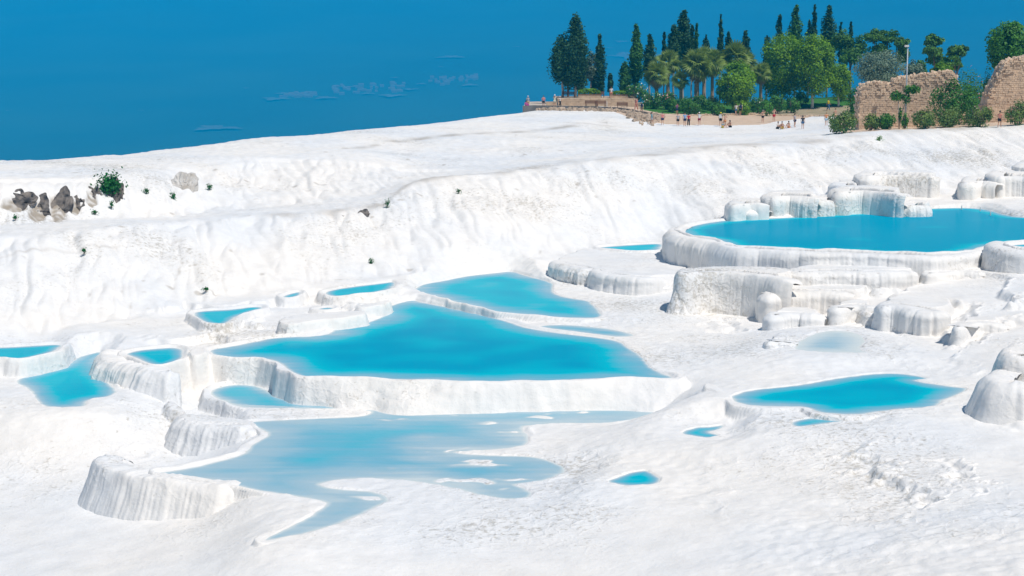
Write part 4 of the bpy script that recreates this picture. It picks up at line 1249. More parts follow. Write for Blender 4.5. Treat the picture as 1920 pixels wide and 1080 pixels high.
# ------------------------------------------------------------------ lamp post
lx, ly, lz = at_ground(1697, 184, 240)
t = thing('lamp_post', 'tall thin grey lamp post standing before the long ruined wall', 'lamp post', (lx, ly, lz - 0.1))
ht = aty(1697, 88, 184)[2] - lz + 0.1
m_ = MB(); m_.tube([(0, 0, 0), (0, 0, ht * 0.5), (0, 0, ht)], [0.11, 0.09, 0.065], 10); m_.build('pole', METAL, t, True)
m_ = MB(); m_.tube([(0, 0, 0), (0, 0, 0.35)], [0.2, 0.2], 10); m_.build('base', METAL, t)
m_ = MB(); m_.box(-0.36, 0.10, -0.15, 0.15, ht + 0.003, ht + 0.22)
lh = m_.build('lamp_head', WHITEWASH, t)
m_ = MB(); m_.box(-0.31, -0.02, -0.11, 0.11, ht - 0.03, ht); m_.build('lens', METAL, lh)

# ------------------------------------------------------------------ cypresses
cypress('broad dark cypress standing leftmost on the lookout, bare trunk below', 1055, 66, 147, 46, 246, base=UP, fat=0.35, n=4200)
cypress('tallest dark cypress of the lookout pair, with a long pale trunk', 1079, 29, 156, 46, 245, base=UP, fat=0.42, n=5200)
cypress('half-hidden cypress with a dark trunk behind the tall pair', 1065, 95, 158, 36, 252, base=UP, fat=0.4, n=2200, bark=BARK)
cypress('second half-hidden cypress low behind the tall pair', 1085, 90, 162, 40, 254, base=UP, fat=0.4, n=2400, bark=BARK)
cypress('slim cypress with a leaning tip right of the small grey-leaved tree', 1126, 64, 171, 19, 247, base=UP, fat=0.5, n=2000, skew=-0.3)
cypress('very small cypress low between the grey-leaved tree and the slim cypress', 1115, 142, 173, 10, 249, base=UP, n=500)
cypress('small spindle cypress standing behind the person in white', 1144, 136, 172, 10, 248, base=UP, n=520)
cypress('short bushy cypress left of the narrow tall green one', 1171, 114, 176, 25, 248, base=UP, m=CYPG, fat=0.3, n=1900)
cypress('tall green cone cypress standing alone before the palms', 1192, 46, 152, 27, 250, m=CYPG, fat=0.25, n=3400)
cypress('dark cypress with a knobbly tip left of the first palms', 1218, 66, 145, 28, 256, fat=0.3, n=2400)
cypress('needle-thin cypress tip above the palm crowns', 1245, 59, 120, 8, 262, n=700)
cypress('widest dark cypress, its blunt top above the palms', 1281, 19, 125, 36, 262, fat=0.35, n=4600)
cypress('dark cypress leaning on the flank of the widest one', 1263, 47, 125, 26, 260, fat=0.4, n=2200)
cypress('slender dark cypress close behind the widest one', 1297, 47, 125, 17, 266, n=1400)
cypress('thin green cypress spire close to the widest one', 1305, 44, 125, 9, 264, m=CYPG, n=900)
cypress('small ragged dark conifer between the widest cypress and a thin spire', 1323, 64, 125, 17, 268, fat=0.3, n=1200)
cypress('tall pencil-thin cypress spire rising from the palms', 1350, 26, 125, 11, 262, n=1500)
cypress('small dark cone conifer right of the pencil-thin spire', 1365, 61, 125, 19, 268, fat=0.25, n=1200)
cypress('stout dark cypress behind the ball-shaped tree', 1396, 57, 150, 28, 262, fat=0.35, n=2600)
cypress('thin dark conifer tip left of the pointed cone, above bright foliage', 1461, 26, 110, 17, 275, fat=0.4, n=1300)
cypress('pointed dark cone conifer rising above the twin bright trees', 1491, 8, 110, 30, 272, m=CYPG, fat=0.25, n=2600)
cypress('narrow dark spire conifer next to a big ragged one', 1525, 8, 110, 13, 275, fat=0.35, n=1400)
cypress('big ragged dark conifer rising behind the bright trees', 1551, 9, 125, 34, 272, fat=0.3, n=3200)
cypress('short dark conifer tip beside the narrow spire', 1516, 37, 110, 12, 278, n=700)
cypress('small dark tip poking above the spreading pine', 1575, 41, 110, 11, 282, n=600)
cypress('tiny dark tip above the middle of the spreading pine', 1594, 39, 105, 9, 284, n=500)
cypress('dark half-hidden conifer left of the twin bright trees', 1437, 66, 150, 22, 274, fat=0.3, n=1300)
# ------------------------------------------------------------------ palms
palm('fan palm with a full pale skirt standing leftmost in the grove', 1231, 141, 176, 25, 242, 0.26, 30, 14)
palm('fan palm rising just behind the leftmost palm, with dry flower stalks', 1252, 117, 182, 24, 248, 0.26)
palm('central stout-trunked fan palm with a tall feathery crown', 1306, 124, 186, 30, 243, 0.36, 34, 16)
palm('fan palm right of the stout-trunked one, dark under its crown', 1335, 118, 184, 26, 248, 0.24)
palm('tall fan palm behind the ball-shaped tree', 1377, 108, 180, 28, 250, 0.24)
palm('short young fan palm low between the two stout trunks', 1276, 150, 188, 18, 243, 0.2, 18, 4)
palm('fan palm squeezed between the ball-shaped tree and the big bright tree', 1426, 138, 182, 20, 248, 0.24)
palm('fan palm behind and between the two central crowns', 1319, 110, 182, 22, 254, 0.22)
palm('fan palm with drooping dry leaves above the ball-shaped tree', 1398, 118, 182, 22, 255, 0.24)
# ------------------------------------------------------------------ other trees
round_tree('small grey-leaved tree between the tall pair and the slim cypress', 1108, 94, 152, 30, 250, OLIVE, n=1700, base=UP, bark=PALEBARK, group=None, clumps=26, shell=0.5, trunk_r=0.12)
round_tree('ball-shaped bright green tree in front of the palms', 1379, 111, 200, 76, 238, RND, n=8000, clumps=90, trunk_r=0.14)
round_tree('big bright green round tree with a dense crown, left of its twin', 1466, 57, 192, 92, 252, RND, n=10500, clumps=110)
round_tree('tall bright green tree with a whitewashed trunk, right of its twin', 1523, 57, 186, 84, 248, RND, n=9500, clumps=105, bark=WHITEWASH, trunk_r=0.2)
round_tree('smaller bright green tree beside the lawn, right of the twin trees', 1572, 107, 192, 52, 250, RND, n=4600, clumps=60, bark=WHITEWASH)
round_tree('large dense round tree behind the tall ragged ruin', 1892, 34, 142, 88, 205, RNDD, n=9500, clumps=110, shell=0.75)
round_tree('green dome-shaped tree crown just above the long ruined wall', 1765, 115, 158, 44, 205, RND, n=2800, clumps=36)
pads_tree('dark spreading pine behind the twin bright trees', 1592, [(1578, 72, 46, 44), (1606, 84, 50, 46), (1590, 104, 52, 40)], 262, PINE, 190, dens=1900)
pads_tree('broad flat-topped pine above the grey-green olive', 1655, [(1632, 66, 50, 32), (1668, 64, 60, 30), (1690, 78, 36, 26), (1650, 92, 64, 34), (1695, 100, 40, 36), (1725, 128, 40, 44)], 255, PINE, 180, dens=1700)
pads_tree('small rounded pine standing alone against the blue haze', 1753, [(1752, 74, 42, 26), (1748, 92, 40, 30), (1756, 108, 44, 26)], 235, PINE, 170, dens=1500)
pads_tree('pine with a crown leaning away, right of the lone rounded pine', 1788, [(1790, 95, 44, 28), (1804, 92, 28, 20), (1778, 112, 44, 24), (1797, 122, 22, 14)], 232, PINE, 170, dens=1300)
round_tree('wide grey-green olive tree behind the end of the long ruined wall', 1648, 84, 170, 104, 225, OLIVE, 'olive tree', 'olive_tree', n=6500, clumps=80, shell=0.5, leaf=0.30)
round_tree('pale grey-green olive crown behind the lamp post', 1712, 108, 165, 46, 228, OLIVE, 'olive tree', 'olive_tree', n=2200, clumps=34, shell=0.5, leaf=0.30)
# ------------------------------------------------------------------ bushes
bush('white-flowering oleander at the end of the lookout hedge', 1195, 155, 188, 42, 240, flowers=FLW, n=1600, base=UP - 0.5)
bush('white-flowering oleander left of the pink one by the ramp', 1224, 167, 210, 34, 233, flowers=FLW, n=1500, nfl=110)
bush('pink-flowering oleander among green bushes above the ramp', 1250, 170, 212, 38, 234, flowers=FLP, n=1700, nfl=90)
bush('dark green oleander directly behind the person seated on the wall end', 1280, 178, 212, 40, 233, n=1600)
bush('tall dark oleander below the central palms', 1312, 176, 212, 44, 235, n=1900, flowers=FLP, nfl=14)
bush('low rounded oleander in front, above the person in a red top', 1300, 188, 214, 42, 229, n=1500)
bush('low rounded bush in front of the ball-shaped tree', 1347, 189, 214, 34, 231, n=1300)
bush('loose light green bush under the ball-shaped tree', 1336, 178, 206, 30, 238, OLEAB, n=900)
bush('bright low bush beside the couple with a backpack', 1393, 186, 212, 32, 234, RND, n=900)
bush('dark oleander right of the couple with a backpack', 1424, 175, 209, 36, 236, flowers=FLW, n=1500, nfl=16)
bush('dark oleander under the big bright round tree', 1458, 176, 207, 40, 238, n=1600)
bush('low oleander at the near corner of the lawn', 1486, 180, 206, 30, 240, n=1100)
bush('low green bush left of the big bright round tree', 1438, 186, 210, 26, 233, RNDD, n=800)
bush('dark bush filling the gap under the fan palms', 1262, 184, 213, 30, 230, n=1100)
bush('dense green bush between the twin bright trees and the lawn', 1505, 170, 200, 26, 252, RNDD, n=900)
bush('pink-flowering oleander beside the left end of the long ruin', 1605, 160, 200, 36, 215, flowers=FLP, n=1500, nfl=60)
bush('tall narrow green bush at the left end of the long ruin', 1602, 185, 214, 16, 205, n=700)
bush('large bush hanging over the white cliff, left of the long ruin', 1582, 206, 262, 52, 176, OLEAB, n=2600, leaf=0.24)
bush('olive-toned bush nearest the left end of the long ruin wall', 1634, 210, 247, 32, 178, OLEAB, n=1500, leaf=0.22)
bush('green bush left of the sapling before the long ruin', 1662, 207, 246, 34, 178, n=1600, leaf=0.22)
bush('small clipped bush at the foot of the lamp post', 1697, 209, 232, 14, 179, RNDD, n=500, leaf=0.2)
bush('rounded bush between lamp post and the big ivy-green bush', 1736, 203, 243, 44, 177, OLEAB, n=1900, leaf=0.22)
bush('wide low bush below the big ivy-green bush', 1783, 197, 241, 54, 177, OLEAB, n=2300, leaf=0.22)
bush('rounded bush between the two ruins, right of the wide low one', 1838, 193, 238, 48, 177, OLEAB, n=2300, leaf=0.22)
bush('rounded bush at the picture edge before the tall ruin', 1914, 188, 236, 48, 177, OLEAB, n=2300, leaf=0.22)
bush('big dense ivy-green bush covering the right part of the long ruin', 1796, 146, 215, 88, 181, OLEA, n=4800, leaf=0.26)
bush('long dark oleander hedge behind the gap between the two ruins', 1838, 128, 190, 92, 215, flowers=FLP, n=3600, nfl=50)
bush('pointed dark bush left of the tall ragged ruin top', 1853, 120, 190, 22, 208, n=900)
# sapling with leafy patches
sx, sy, sz = at_ground(1686, 181, 240)
t = thing('young_tree', 'young tree with two leafy tufts in front of the long ruined wall', 'tree', (sx, sy, sz - 0.1))
m_ = MB()
hs = aty(1686, 180, 181)[2] - sz
m_.tube([(0, 0, 0), (-0.1, 0, hs * 0.5), (-0.25, 0, hs)], [0.09, 0.07, 0.04], 7)
m_.tube([(0, 0, 0.4), (0.35, 0.05, hs * 0.6), (1.0, 0, hs * 1.15)], [0.08, 0.06, 0.03], 7)
m_.build('trunk', PALEBARK, t, True)
P_ = [ball(420, 1, (0, 0, 0), 0.2) * np.array((0.85, 0.6, 0.65)) + (-0.4, 0, hs + 0.1), ball(520, 1, (0, 0, 0), 0.2) * np.array((1.1, 0.6, 0.55)) + (1.3, 0, hs * 1.22), ball(200, 1, (0, 0, 0), 0.2) * np.array((0.5, 0.5, 0.8)) + (0.7, 0, hs * 0.95), ball(160, 1, (0, 0, 0), 0.2) * np.array((0.25, 0.25, 0.9)) + (0.05, 0, hs * 0.45)]
foliage('crown', np.concatenate(P_), 0.27, RNDD, t, 0.3)

# ------------------------------------------------------------------ cliff holes, rocks and plants of the hillside
SHADEROCK = mat('shaded_cave_rock', (0.24, 0.21, 0.185), 0.95, (0.04, 0.04, 0.045), 1.6, 0.12, 2.5)  # dark rock; the near-black tone paints in the shade of the hollows
GREYROCK = mat('weathered_travertine', (0.62, 0.60, 0.57), 0.9, (0.42, 0.38, 0.33), 0.8, 0.08, 2.5)


def outcrop(label, px, py, w, h, sc_y=0.3, m=SHADEROCK, seed=1, curtain=False):
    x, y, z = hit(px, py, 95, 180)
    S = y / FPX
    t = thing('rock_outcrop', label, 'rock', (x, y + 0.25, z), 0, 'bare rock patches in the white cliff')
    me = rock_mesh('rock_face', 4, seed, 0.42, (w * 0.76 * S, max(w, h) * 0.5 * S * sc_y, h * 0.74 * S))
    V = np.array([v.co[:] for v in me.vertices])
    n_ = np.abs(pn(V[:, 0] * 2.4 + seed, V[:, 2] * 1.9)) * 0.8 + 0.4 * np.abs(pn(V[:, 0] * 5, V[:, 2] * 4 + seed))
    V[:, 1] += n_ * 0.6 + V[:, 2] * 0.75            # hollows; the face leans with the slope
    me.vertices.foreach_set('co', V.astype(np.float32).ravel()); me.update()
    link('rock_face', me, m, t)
    if curtain:
        R_ = random.Random(seed)
        W, H = w * 0.62 * S, h * 0.62 * S
        n = max(3, int(w / 6))
        for k in range(n):
            cx_ = -W + 2 * W * (k + 0.5) / n + R_.uniform(-.1, .1)
            r0 = W / n * R_.uniform(0.6, 1.9)
            bot = H * R_.uniform(-0.1, 0.85)
            if R_.random() < 0.3: continue
            mb = MB()
            pts = [(cx_ + 0.1 * r0, 0.75 * (H * 1.25) + .25, H * 1.25), (cx_, 0.7 * H * 0.9 - 0.15, H * 0.95), (cx_ + R_.uniform(-.05, .05), 0.62 * bot - 0.25, (bot + H) * 0.5), (cx_, 0.7 * bot - 0.22, bot)]
            mb.tube(pts, [r0 * 1.1, r0 * 1.15, r0 * 0.8, r0 * 0.18], 9)
            mb.build('travertine_curtain', TRAV, t, True)
    return t


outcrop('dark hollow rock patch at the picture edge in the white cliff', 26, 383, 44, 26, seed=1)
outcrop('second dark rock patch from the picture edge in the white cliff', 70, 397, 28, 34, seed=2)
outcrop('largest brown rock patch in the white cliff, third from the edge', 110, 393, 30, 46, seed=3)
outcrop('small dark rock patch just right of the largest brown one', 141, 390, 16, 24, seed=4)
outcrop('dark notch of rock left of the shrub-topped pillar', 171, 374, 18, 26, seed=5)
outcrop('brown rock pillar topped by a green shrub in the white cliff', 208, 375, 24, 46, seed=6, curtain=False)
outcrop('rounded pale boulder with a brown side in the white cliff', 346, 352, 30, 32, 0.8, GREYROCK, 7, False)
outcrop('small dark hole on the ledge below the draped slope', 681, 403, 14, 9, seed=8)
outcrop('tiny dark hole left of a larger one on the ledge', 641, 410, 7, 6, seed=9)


def plant(label, px, py, w, h, m, n=300, Yq=None):
    x, y, z = hit(px, py, 95, 230)
    W, H = w * 0.5 * y / FPX, h * y / FPX
    t = thing('cliff_shrub', label, 'shrub', (x, y - 0.45, z - 0.05), 0, 'green plants growing on the white cliff')
    P = rng.normal(size=(n, 3)) * np.array((W * 0.5, W * 0.35, H * 0.27)) * (0.6 + 0.7 * rng.random((n, 1))) + (0, 0, H * 0.45)
    foliage('foliage', P, max(0.12, W * 0.28), m, t, 0.4)
    mb = MB(); mb.tube([(0, 0, -0.1), (0.02, 0, H * 0.5)], [0.04, 0.02], 5); mb.build('stem', BARK, t)


VIVID = mat('vivid_leaf', (0.02, 0.20, 0.03), 0.6, (0.012, 0.11, 0.02), 1.2, trans=0.25)
plant('big vivid green shrub on top of the brown rock pillar', 208, 360, 38, 34, VIVID, 1300)
plant('small green plant in the white cliff right of the shrub-topped pillar', 277, 360, 11, 8, VIVID, 160)
plant('small green plant at the foot of the rounded pale boulder', 327, 371, 11, 13, VIVID, 200)
plant('small green plant right of the rounded pale boulder', 395, 354, 12, 9, VIVID, 180)
plant('tiny green tuft below the largest brown rock patch', 181, 402, 13, 7, VIVID, 140)
plant('tiny green tuft below the dark hollow at the picture edge', 32, 411, 8, 7, VIVID, 120)
plant('green tuft on the lower white face, alone above the pools', 161, 472, 9, 10, VIVID, 120)
plant('green plant growing on the front of the rock pillar', 212, 392, 9, 12, VIVID, 160)
plant('small green plant on the white slope below the long ruin', 1647, 262, 13, 9, RNDD, 220)
plant('small green clump low on the white face above the small foot pool', 388, 543, 12, 5, VIVID, 100)
plant('dark green tuft on the dirty ledge below the lookout slope', 860, 362, 9, 8, VIVID, 110)
plant('dark green clump on the ledge right of the tiny dark holes', 727, 388, 10, 14, VIVID, 140)
plant('dark green tuft among stains under the blue-grey drapery', 697, 492, 8, 10, VIVID, 110)
for lab, a, b in (('tallest of three white marker posts standing in the upper pool', 1803, 393), ('middle one of three white marker posts in the upper pool', 1838, 396), ('rightmost small white marker post in the upper pool', 1857, 404)):
    p = onz(a, b, 3.4)
    m_ = MB(); m_.tube([(0, 0, -0.6), (0, 0, 0.30), (0, 0, 0.42)], [0.05, 0.05, 0.02], 8)
    o = tag(m_.build('marker_post', WHITEWASH, None, True), lab, 'post', 'white posts in the upper pool'); o.location = p
# ------------------------------------------------------------------ people
def skin_mesh(joints, edges, name, sub=1, root=0):
    me = bpy.data.meshes.new(name + '_graph')
    me.from_pydata([j[0] for j in joints], edges, [])
    ob = bpy.data.objects.new(name + '_graph', me)
    C.objects.link(ob)
    md = ob.modifiers.new('Skin', 'SKIN'); md.use_smooth_shade = True; md.branch_smoothing = 0.6
    for k, sv in enumerate(me.skin_vertices[0].data):
        sv.radius = (joints[k][1], joints[k][2] if len(joints[k]) > 2 else joints[k][1])
        sv.use_root = (k == root)
    ms = ob.modifiers.new('Sub', 'SUBSURF'); ms.levels = sub; ms.render_levels = sub
    bpy.context.view_layer.update()
    out = bpy.data.meshes.new_from_object(ob.evaluated_get(bpy.context.evaluated_depsgraph_get()))
    out.name = name
    out.materials.clear()
    bpy.data.objects.remove(ob); bpy.data.meshes.remove(me)
    return out


def pose_joints(kind):
    """Joint positions of a person about 1.72 m tall who looks towards -Y."""
    J = dict(pelvis=(0, 0, .96), waist=(0, .0, 1.10), chest=(0, -.01, 1.30), collar=(0, 0, 1.42), neck=(0, .0, 1.49), jaw=(0, -.02, 1.555), head=(0, -.012, 1.635), crown=(0, .0, 1.70))
    for s_, n_ in ((-1, 'l'), (1, 'r')):
        J[n_ + 'sh'] = (s_ * .175, 0, 1.415); J[n_ + 'el'] = (s_ * .245, .04, 1.14); J[n_ + 'wr'] = (s_ * .25, -.05, .91)
        J[n_ + 'hip'] = (s_ * .09, 0, .89); J[n_ + 'kn'] = (s_ * .105, -.02, .50); J[n_ + 'an'] = (s_ * .11, .03, .085); J[n_ + 'toe'] = (s_ * .13, -.13, .03)
    if kind == 'walk':
        J.update(lkn=(-.09, -.16, .53), lan=(-.09, -.22, .10), ltoe=(-.10, -.38, .05), rkn=(.09, .06, .50), ran=(.09, .30, .14), rtoe=(.10, .18, .03), lel=(-.24, .10, 1.15), lwr=(-.24, .16, .93), rel=(.24, -.06, 1.15), rwr=(.22, -.22, .97))
    elif kind == 'shade':                          # one hand at the brow, the other on the hip
        J.update(rel=(.36, -.12, 1.42), rwr=(.16, -.20, 1.60), lel=(-.33, .06, 1.18), lwr=(-.17, -.04, 1.00))
    elif kind == 'camera':                         # both hands raised in front of the face
        J.update(rel=(.22, -.20, 1.24), rwr=(.10, -.32, 1.46), lel=(-.22, -.20, 1.24), lwr=(-.10, -.32, 1.46))
    elif kind == 'sit':
        for k in list(J):
            x, y, z = J[k]
            if k in ('pelvis', 'waist', 'chest', 'collar', 'neck', 'jaw', 'head', 'crown', 'lsh', 'rsh'): J[k] = (x, y + 0.02 - (z - .96) * .12, z - .83)
        for s_, n_ in ((-1, 'l'), (1, 'r')):
            J[n_ + 'hip'] = (s_ * .09, -.02, .11); J[n_ + 'kn'] = (s_ * .14, -.38, .42); J[n_ + 'an'] = (s_ * .13, -.62, .09); J[n_ + 'toe'] = (s_ * .14, -.78, .03)
            J[n_ + 'el'] = (s_ * .27, -.18, .36); J[n_ + 'wr'] = (s_ * .14, -.38, .45)
    return J


RAD = dict(pelvis=(.135, .105), waist=(.12, .09), chest=(.15, .105), collar=(.10, .075), neck=(.052, .055), jaw=(.062, .075), head=(.078, .098), crown=(.05, .06), sh=(.058, .058), el=(.042, .042), wr=(.028, .026), hip=(.092, .092), kn=(.06, .06), an=(.038, .04), toe=(.036, .026))


def person_meshes(kind):
    J = pose_joints(kind)
    names, jl, ed = [], [], []

    def add(n_, p, r):
        names.append(n_); jl.append((p, r[0], r[1])); return len(jl) - 1
    id_ = {k: add(k, v, RAD[k if k in RAD else k[1:]]) for k, v in J.items()}
    for a, b in (('pelvis', 'waist'), ('waist', 'chest'), ('chest', 'collar'), ('collar', 'neck'), ('neck', 'jaw'), ('jaw', 'head'), ('head', 'crown')): ed.append((id_[a], id_[b]))
    for n_ in 'lr':
        s_ = -1 if n_ == 'l' else 1
        for a, b in (('collar', n_ + 'sh'), (n_ + 'sh', n_ + 'el'), (n_ + 'el', n_ + 'wr'), ('pelvis', n_ + 'hip'), (n_ + 'hip', n_ + 'kn'), (n_ + 'kn', n_ + 'an'), (n_ + 'an', n_ + 'toe')): ed.append((id_[a], id_[b]))
        wv, ev = Vector(J[n_ + 'wr']), Vector(J[n_ + 'el'])
        dr = (wv - ev).normalized(); side = dr.orthogonal().normalized(); nr = dr.cross(side)
        palm_ = add('palm', tuple(wv + dr * .07), (.034, .02)); ed.append((id_[n_ + 'wr'], palm_))
        pc = wv + dr * .09
        for f_, (o_, L_) in enumerate(((-.03, .065), (-.01, .08), (.01, .075), (.03, .055))):
            k1 = add('knuckle', tuple(pc + side * o_ + dr * .02), (.010, .010)); k2 = add('tip', tuple(pc + side * o_ * 1.1 + dr * (.02 + L_ * .6) + nr * .012), (.009, .009)); k3 = add('tip', tuple(pc + side * o_ * 1.1 + dr * (.015 + L_ * .9) + nr * .035), (.008, .008))
            ed += [(palm_, k1), (k1, k2), (k2, k3)]
        th = add('thumb', tuple(wv + dr * .05 + side * -.045), (.011, .011)); th2 = add('thumb', tuple(wv + dr * .085 + side * -.06 + nr * .02), (.009, .009))
        ed += [(palm_, th), (th, th2)]
    jw = Vector(J['jaw']); hd = Vector(J['head'])
    fwd = Vector((0, -1, 0))
    nose = add('nose', tuple((jw + hd) / 2 + fwd * .105 + Vector((0, 0, -.005))), (.012, .014)); ed.append((id_['head'], nose))
    body = skin_mesh(jl, ed, 'body', 1)

    def cloth(keys, links, grow, nm, cut=None):
        jj, loc = [], {}
        for k in keys:
            p, r = J[k] if not isinstance(k, tuple) else tuple(Vector(J[k[0]]).lerp(Vector(J[k[1]]), k[2])), RAD[(k if k in RAD else k[1:])] if not isinstance(k, tuple) else RAD[k[0] if k[0] in RAD else k[0][1:]]
            loc[k] = len(jj); jj.append((p, r[0] + grow, r[1] + grow))
        return skin_mesh(jj, [(loc[a], loc[b]) for a, b in links], nm, 1)
    top = cloth(['waist', 'pelvis', 'chest', 'collar', 'lsh', 'rsh', ('lsh', 'lel', .55), ('rsh', 'rel', .55)], [('pelvis', 'waist'), ('waist', 'chest'), ('chest', 'collar'), ('collar', 'lsh'), ('collar', 'rsh'), ('lsh', ('lsh', 'lel', .55)), ('rsh', ('rsh', 'rel', .55))], .018, 'shirt')
    shorts = cloth(['pelvis', 'lhip', 'rhip', ('lhip', 'lkn', .6), ('rhip', 'rkn', .6)], [('pelvis', 'lhip'), ('pelvis', 'rhip'), ('lhip', ('lhip', 'lkn', .6)), ('rhip', ('rhip', 'rkn', .6))], .022, 'shorts')
    trousers = cloth(['pelvis', 'lhip', 'rhip', 'lkn', 'rkn', ('lkn', 'lan', .92), ('rkn', 'ran', .92)], [('pelvis', 'lhip'), ('pelvis', 'rhip'), ('lhip', 'lkn'), ('rhip', 'rkn'), ('lkn', ('lkn', 'lan', .92)), ('rkn', ('rkn', 'ran', .92))], .02, 'trousers')

    def cap(nm, r, z0, brim=0.0, long=False):
        bm = bmesh.new()
        bmesh.ops.create_uvsphere(bm, u_segments=14, v_segments=9, radius=1)
        for v in bm.verts:
            face = v.co.y < -0.35 and v.co.z < 0.25
            low = -0.95 if long and v.co.y > -0.1 else -0.15
            z_ = max(v.co.z, low)
            k = 0.72 if face else 1.0
            v.co = Vector((v.co.x * r * .86 * k, v.co.y * r * 1.08 * k, z_ * r * (1.9 if long and z_ < 0 else 1.05)))
            if brim and abs(z_ - low) < 0.02:
                v.co.x *= 1 + brim; v.co.y *= 1 + brim
        bmesh.ops.translate(bm, verts=bm.verts, vec=Vector(J['head']) + Vector((0, .008, z0)))
        me = bpy.data.meshes.new(nm); bm.to_mesh(me); bm.free()
        me.polygons.foreach_set('use_smooth', [True] * len(me.polygons))
        return me
    eyes = MB()
    for s_ in (-1, 1):
        e = hd + Vector((s_ * .03, -.098, .0))
        eyes.box(e.x - .012, e.x + .012, e.y - .006, e.y + .006, e.z - .006, e.z + .006)
    em = bpy.data.meshes.new('eyes'); em.from_pydata(eyes.v, [], eyes.f)
    return dict(body=body, shirt=top, shorts=shorts, trousers=trousers, hair=cap('hair', .112, .012), long_hair=cap('hair', .112, .012, 0, True), hat=cap('hat', .125, .035, 0.55), cap=cap('cap', .122, .03), eyes=em, chest=J['chest'])


PM = {k: person_meshes(k) for k in ('stand', 'walk', 'shade', 'camera', 'sit')}
SKIN = [mat('skin_tan', (0.50, 0.27, 0.17), 0.6, (0.46, 0.24, 0.15), 3), mat('skin_pale', (0.62, 0.38, 0.27), 0.6, (0.57, 0.33, 0.23), 3)]
HAIRM = dict(dark=mat('hair_dark', (0.02, 0.015, 0.012), 0.6), brown=mat('hair_brown', (0.10, 0.05, 0.03), 0.6), fair=mat('hair_fair', (0.40, 0.28, 0.14), 0.6), grey=mat('hair_grey', (0.4, 0.4, 0.4), 0.6))
CL = dict(white=(.78, .78, .76), navy=(.015, .03, .09), black=(.012, .012, .015), red=(.60, .015, .03), pink=(.75, .26, .24), salmon=(.74, .30, .22), magenta=(.55, .05, .40), cream=(.78, .74, .58), grey=(.42, .42, .45), blue=(.25, .42, .70), teal=(.10, .35, .42), maroon=(.30, .02, .05), orange=(.75, .32, .13), denim=(.08, .18, .34), yellow=(.78, .62, .02), tan=(.60, .42, .26), purple=(.16, .07, .22), sky=(.45, .65, .80))
CLM = {k: mat('cloth_' + k, v, 0.85, tuple(c * .85 for c in v), 6) for k, v in CL.items()}


def put(name, me, m, parent):
    o = bpy.data.objects.new(name, me)
    C.objects.link(o); o.parent = parent
    if not me.materials: me.materials.append(None)
    o.material_slots[0].link = 'OBJECT'
    o.material_slots[0].material = m
    return o


def person(label, px, py, pose, rz, top, bottom, hair='dark', head=None, skin=0, h=1.0, long=False, trousers=False, at=None, pack=None):
    if at is None:
        loc = hit(px, py, 150, 262)
    else:
        loc = (aty(px, py, at[0])[0], at[0], at[1])
    M = PM[pose]
    t = thing('person', label, 'person', loc, rz, 'visitors on the plateau')
    t.scale = (h, h, h)
    put('body', M['body'], SKIN[skin], t)
    if top: put('shirt', M['shirt'], CLM[top], t)
    if bottom: put('trousers' if trousers else 'shorts', M['trousers' if trousers else 'shorts'], CLM[bottom], t)
    put('hair', M['long_hair' if long else 'hair'], HAIRM[hair], t)
    put('eyes', M['eyes'], HAIRM['dark'], t)
    if head: put('hat' if head[1] == 'hat' else 'cap', M[head[1]], CLM[head[0]], t)
    if pack:
        mb = MB()
        mb.box(-.15, .15, .0, .17, -.22, .20)
        b = thing('backpack', pack[1], 'backpack', tuple(Vector(loc) + Matrix.Rotation(rz, 3, 'Z') @ Vector((M['chest'][0] * h, (M['chest'][1] + .125) * h, (M['chest'][2] - .05) * h))), rz)
        b.scale = (h, h, h)
        sk = mb.build('sack', CLM[pack[0]], b)
        m2 = MB(); m2.box(-.12, .12, .171, .23, -.18, .02); m2.build('pocket', CLM[pack[0]], sk)
        m2 = MB(); m2.box(-.13, .13, .01, .16, .201, .25); m2.build('flap', CLM[pack[0]], sk)
        for s_ in (-.1, .1):
            ms_ = MB(); ms_.tube([(s_, 0, .17), (s_, -.12, .20), (s_, -.245, .14), (s_, -.245, -.1), (s_, -.1, -.18)], [.02] * 5, 5)
            ms_.build('strap', CLM[pack[0]], b)
    return t


PI = math.pi
D_ = DECK
person('person in a magenta top at the far left end of the lookout wall', 986, 199, 'sit', 0.6, 'magenta', 'magenta', 'dark', None, 0, 1.1, True, True, (228.3, D_ + .05))
person('person in a pale hat close behind the one in magenta', 990, 198, 'stand', 0.3, 'grey', 'tan', 'grey', ('white', 'hat'), 0, .95, at=(230, D_))
person('person in a pink top and dark shorts alone by the lookout wall', 1019, 198, 'stand', PI, 'pink', 'black', 'brown', None, 1, .98, at=(230, D_))
person('person in a cream shirt and hat beside the short tan wall', 1040, 198, 'camera', PI, 'cream', 'cream', 'brown', ('white', 'hat'), 1, 1.04, at=(231, D_))
person('small person in a white cap and dark trousers right of the cream shirt', 1050, 198, 'walk', 1.2, 'white', 'black', 'dark', ('white', 'cap'), 0, .92, trousers=True, at=(230.5, D_))
person('person in a white shirt standing up by the hedge planter', 1146, 184, 'stand', PI, 'white', 'salmon', 'brown', None, 1, 1.0, at=(241, UP - .02))
person('person in a salmon top and pale trousers at the end of the lookout benches', 1193, 205, 'walk', -0.6, 'salmon', 'salmon', 'dark', None, 1, 1.05, trousers=True, at=(226.5, 9.95))
person('person walking down the ramp with a dark backpack and pale shirt', 1203, 213, 'walk', PI, 'white', 'tan', 'grey', None, 1, .95, at=(225, 9.55), pack=('navy', 'dark blue backpack worn by the person on the ramp'))
person('person in a pale hat standing beside the white-flowering oleander', 1211, 200, 'stand', 0.8, 'grey', 'tan', 'grey', ('cream', 'hat'), 0, 1.0)
person('small person in teal bending along below the rubble', 1222, 234, 'walk', 1.3, 'teal', 'grey', 'dark', None, 0, .95)
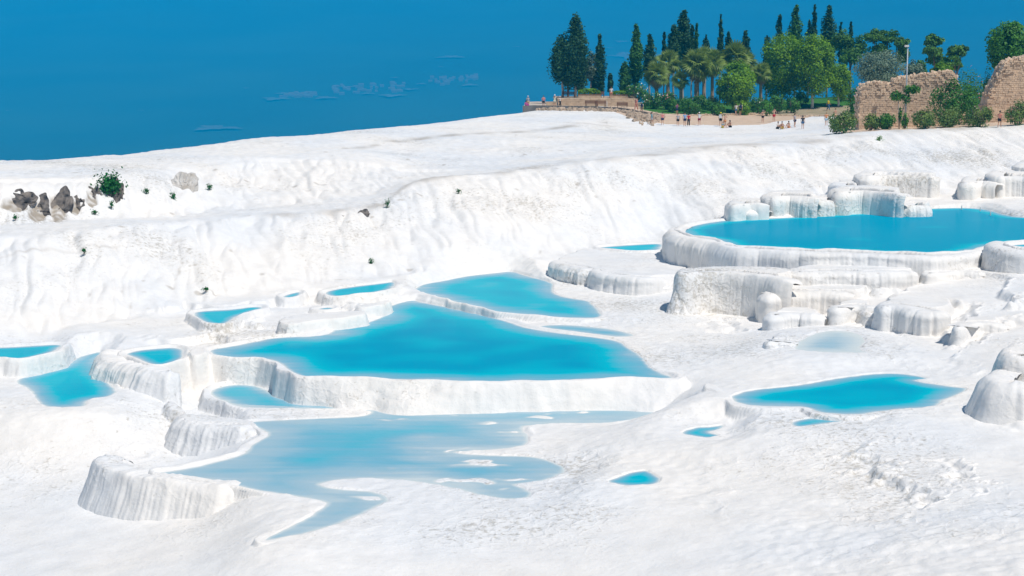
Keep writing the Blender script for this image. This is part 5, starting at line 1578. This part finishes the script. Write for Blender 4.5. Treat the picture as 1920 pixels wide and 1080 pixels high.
person('person in a pink top and navy leggings facing the bushes', 1242, 235, 'stand', PI, 'pink', 'navy', 'dark', None, 1, .98)
person('person in a grey-white top and black shorts below the wall end', 1271, 237, 'stand', PI, 'grey', 'black', 'brown', None, 1, .98)
person('person in purple and navy sitting at the end of the ramp wall', 1269, 216, 'camera', 0.2, 'purple', 'navy', 'dark', None, 0, .95)
person('person in a light blue shirt and navy shorts beside the red top', 1284, 237, 'stand', PI, 'blue', 'navy', 'dark', None, 1, 1.06)
person('person in a red top and black trousers', 1291, 237, 'stand', PI, 'red', 'black', 'dark', None, 1, .98, True, True)
person('person in a white shirt, maroon shorts and white cap standing alone', 1311, 236, 'shade', PI, 'white', 'maroon', 'dark', ('white', 'cap'), 1, 1.02)
person('person in a yellow hat and dark top at the left of a small group', 1351, 237, 'stand', PI - .4, 'black', 'black', 'dark', ('yellow', 'hat'), 1, 1.05, pack=('white', 'pale bag on the back of the person in a yellow hat'))
person('bare-chested person in orange tones bending over a seated group', 1359, 239, 'camera', 0.4, None, 'orange', 'brown', None, 1, 1.0)
person('person with long dark hair seated right of the orange one', 1369, 239, 'sit', -0.8, None, 'black', 'dark', None, 0, 1.05, True)
person('person seated low at the feet of the one in a yellow hat', 1355, 240, 'sit', 0.5, 'teal', 'yellow', 'dark', None, 1, .9)
person('person in a pale shirt and tan trousers behind the couple', 1374, 208, 'stand', 0.3, 'cream', 'tan', 'brown', None, 1, 1.05, trousers=True)
person('person in a white top and denim shorts, left one of the walking couple', 1380, 217, 'walk', PI, 'white', 'denim', 'brown', None, 1, 1.0, True)
person('person in dark shorts with a navy backpack, right one of the couple', 1388, 217, 'walk', PI, 'white', 'black', 'dark', None, 0, 1.08, pack=('navy', 'navy backpack worn by the taller one of the walking couple'))
person('person in a black bikini top shading the eyes', 1430, 230, 'shade', 0.4, None, 'black', 'grey', None, 1, 1.0)
person('bare-chested person in red swim shorts', 1451, 229, 'camera', 0.2, None, 'red', 'brown', None, 1, 1.07)
person('person in a white top seated at the left of the trio on white ground', 1458, 242, 'sit', 0.7, 'white', 'black', 'dark', None, 1, 1.05)
person('person seated in the middle of the trio beside a yellow towel', 1466, 242, 'sit', 0.0, None, 'yellow', 'dark', None, 0, 1.08)
person('person seated alone at the right end of the trio', 1479, 240, 'sit', -0.7, None, 'orange', 'dark', None, 1, 1.0, True)
person('slim person in a grey top and dark shorts standing right of the trio', 1490, 239, 'stand', 0.9, 'grey', 'navy', 'dark', None, 1, 1.02, True)
person('person in a black top and denim shorts nearest on the white ground', 1505, 242, 'stand', PI - .4, 'black', 'denim', 'dark', None, 1, 1.0, True)
person('fair-haired person in orange with light blue shorts near the cliff bush', 1549, 236, 'stand', PI, 'orange', 'sky', 'fair', None, 1, 1.0)
person('person in a yellow shirt and blue jeans walking below the lawn', 1553, 208, 'walk', 1.0, 'yellow', 'denim', 'brown', None, 0, 1.06, trousers=True)
person('pale person half hidden behind the bush over the cliff', 1566, 228, 'stand', 0.3, None, 'tan', 'brown', None, 1, 1.0)
person('person in a red top and black shorts walking before the tall ruin', 1874, 234, 'walk', 2.6, 'salmon', 'black', 'dark', None, 0, 1.05, at=(175.6, ground(aty(1874, 233, 175.6)[0], 175.6)))
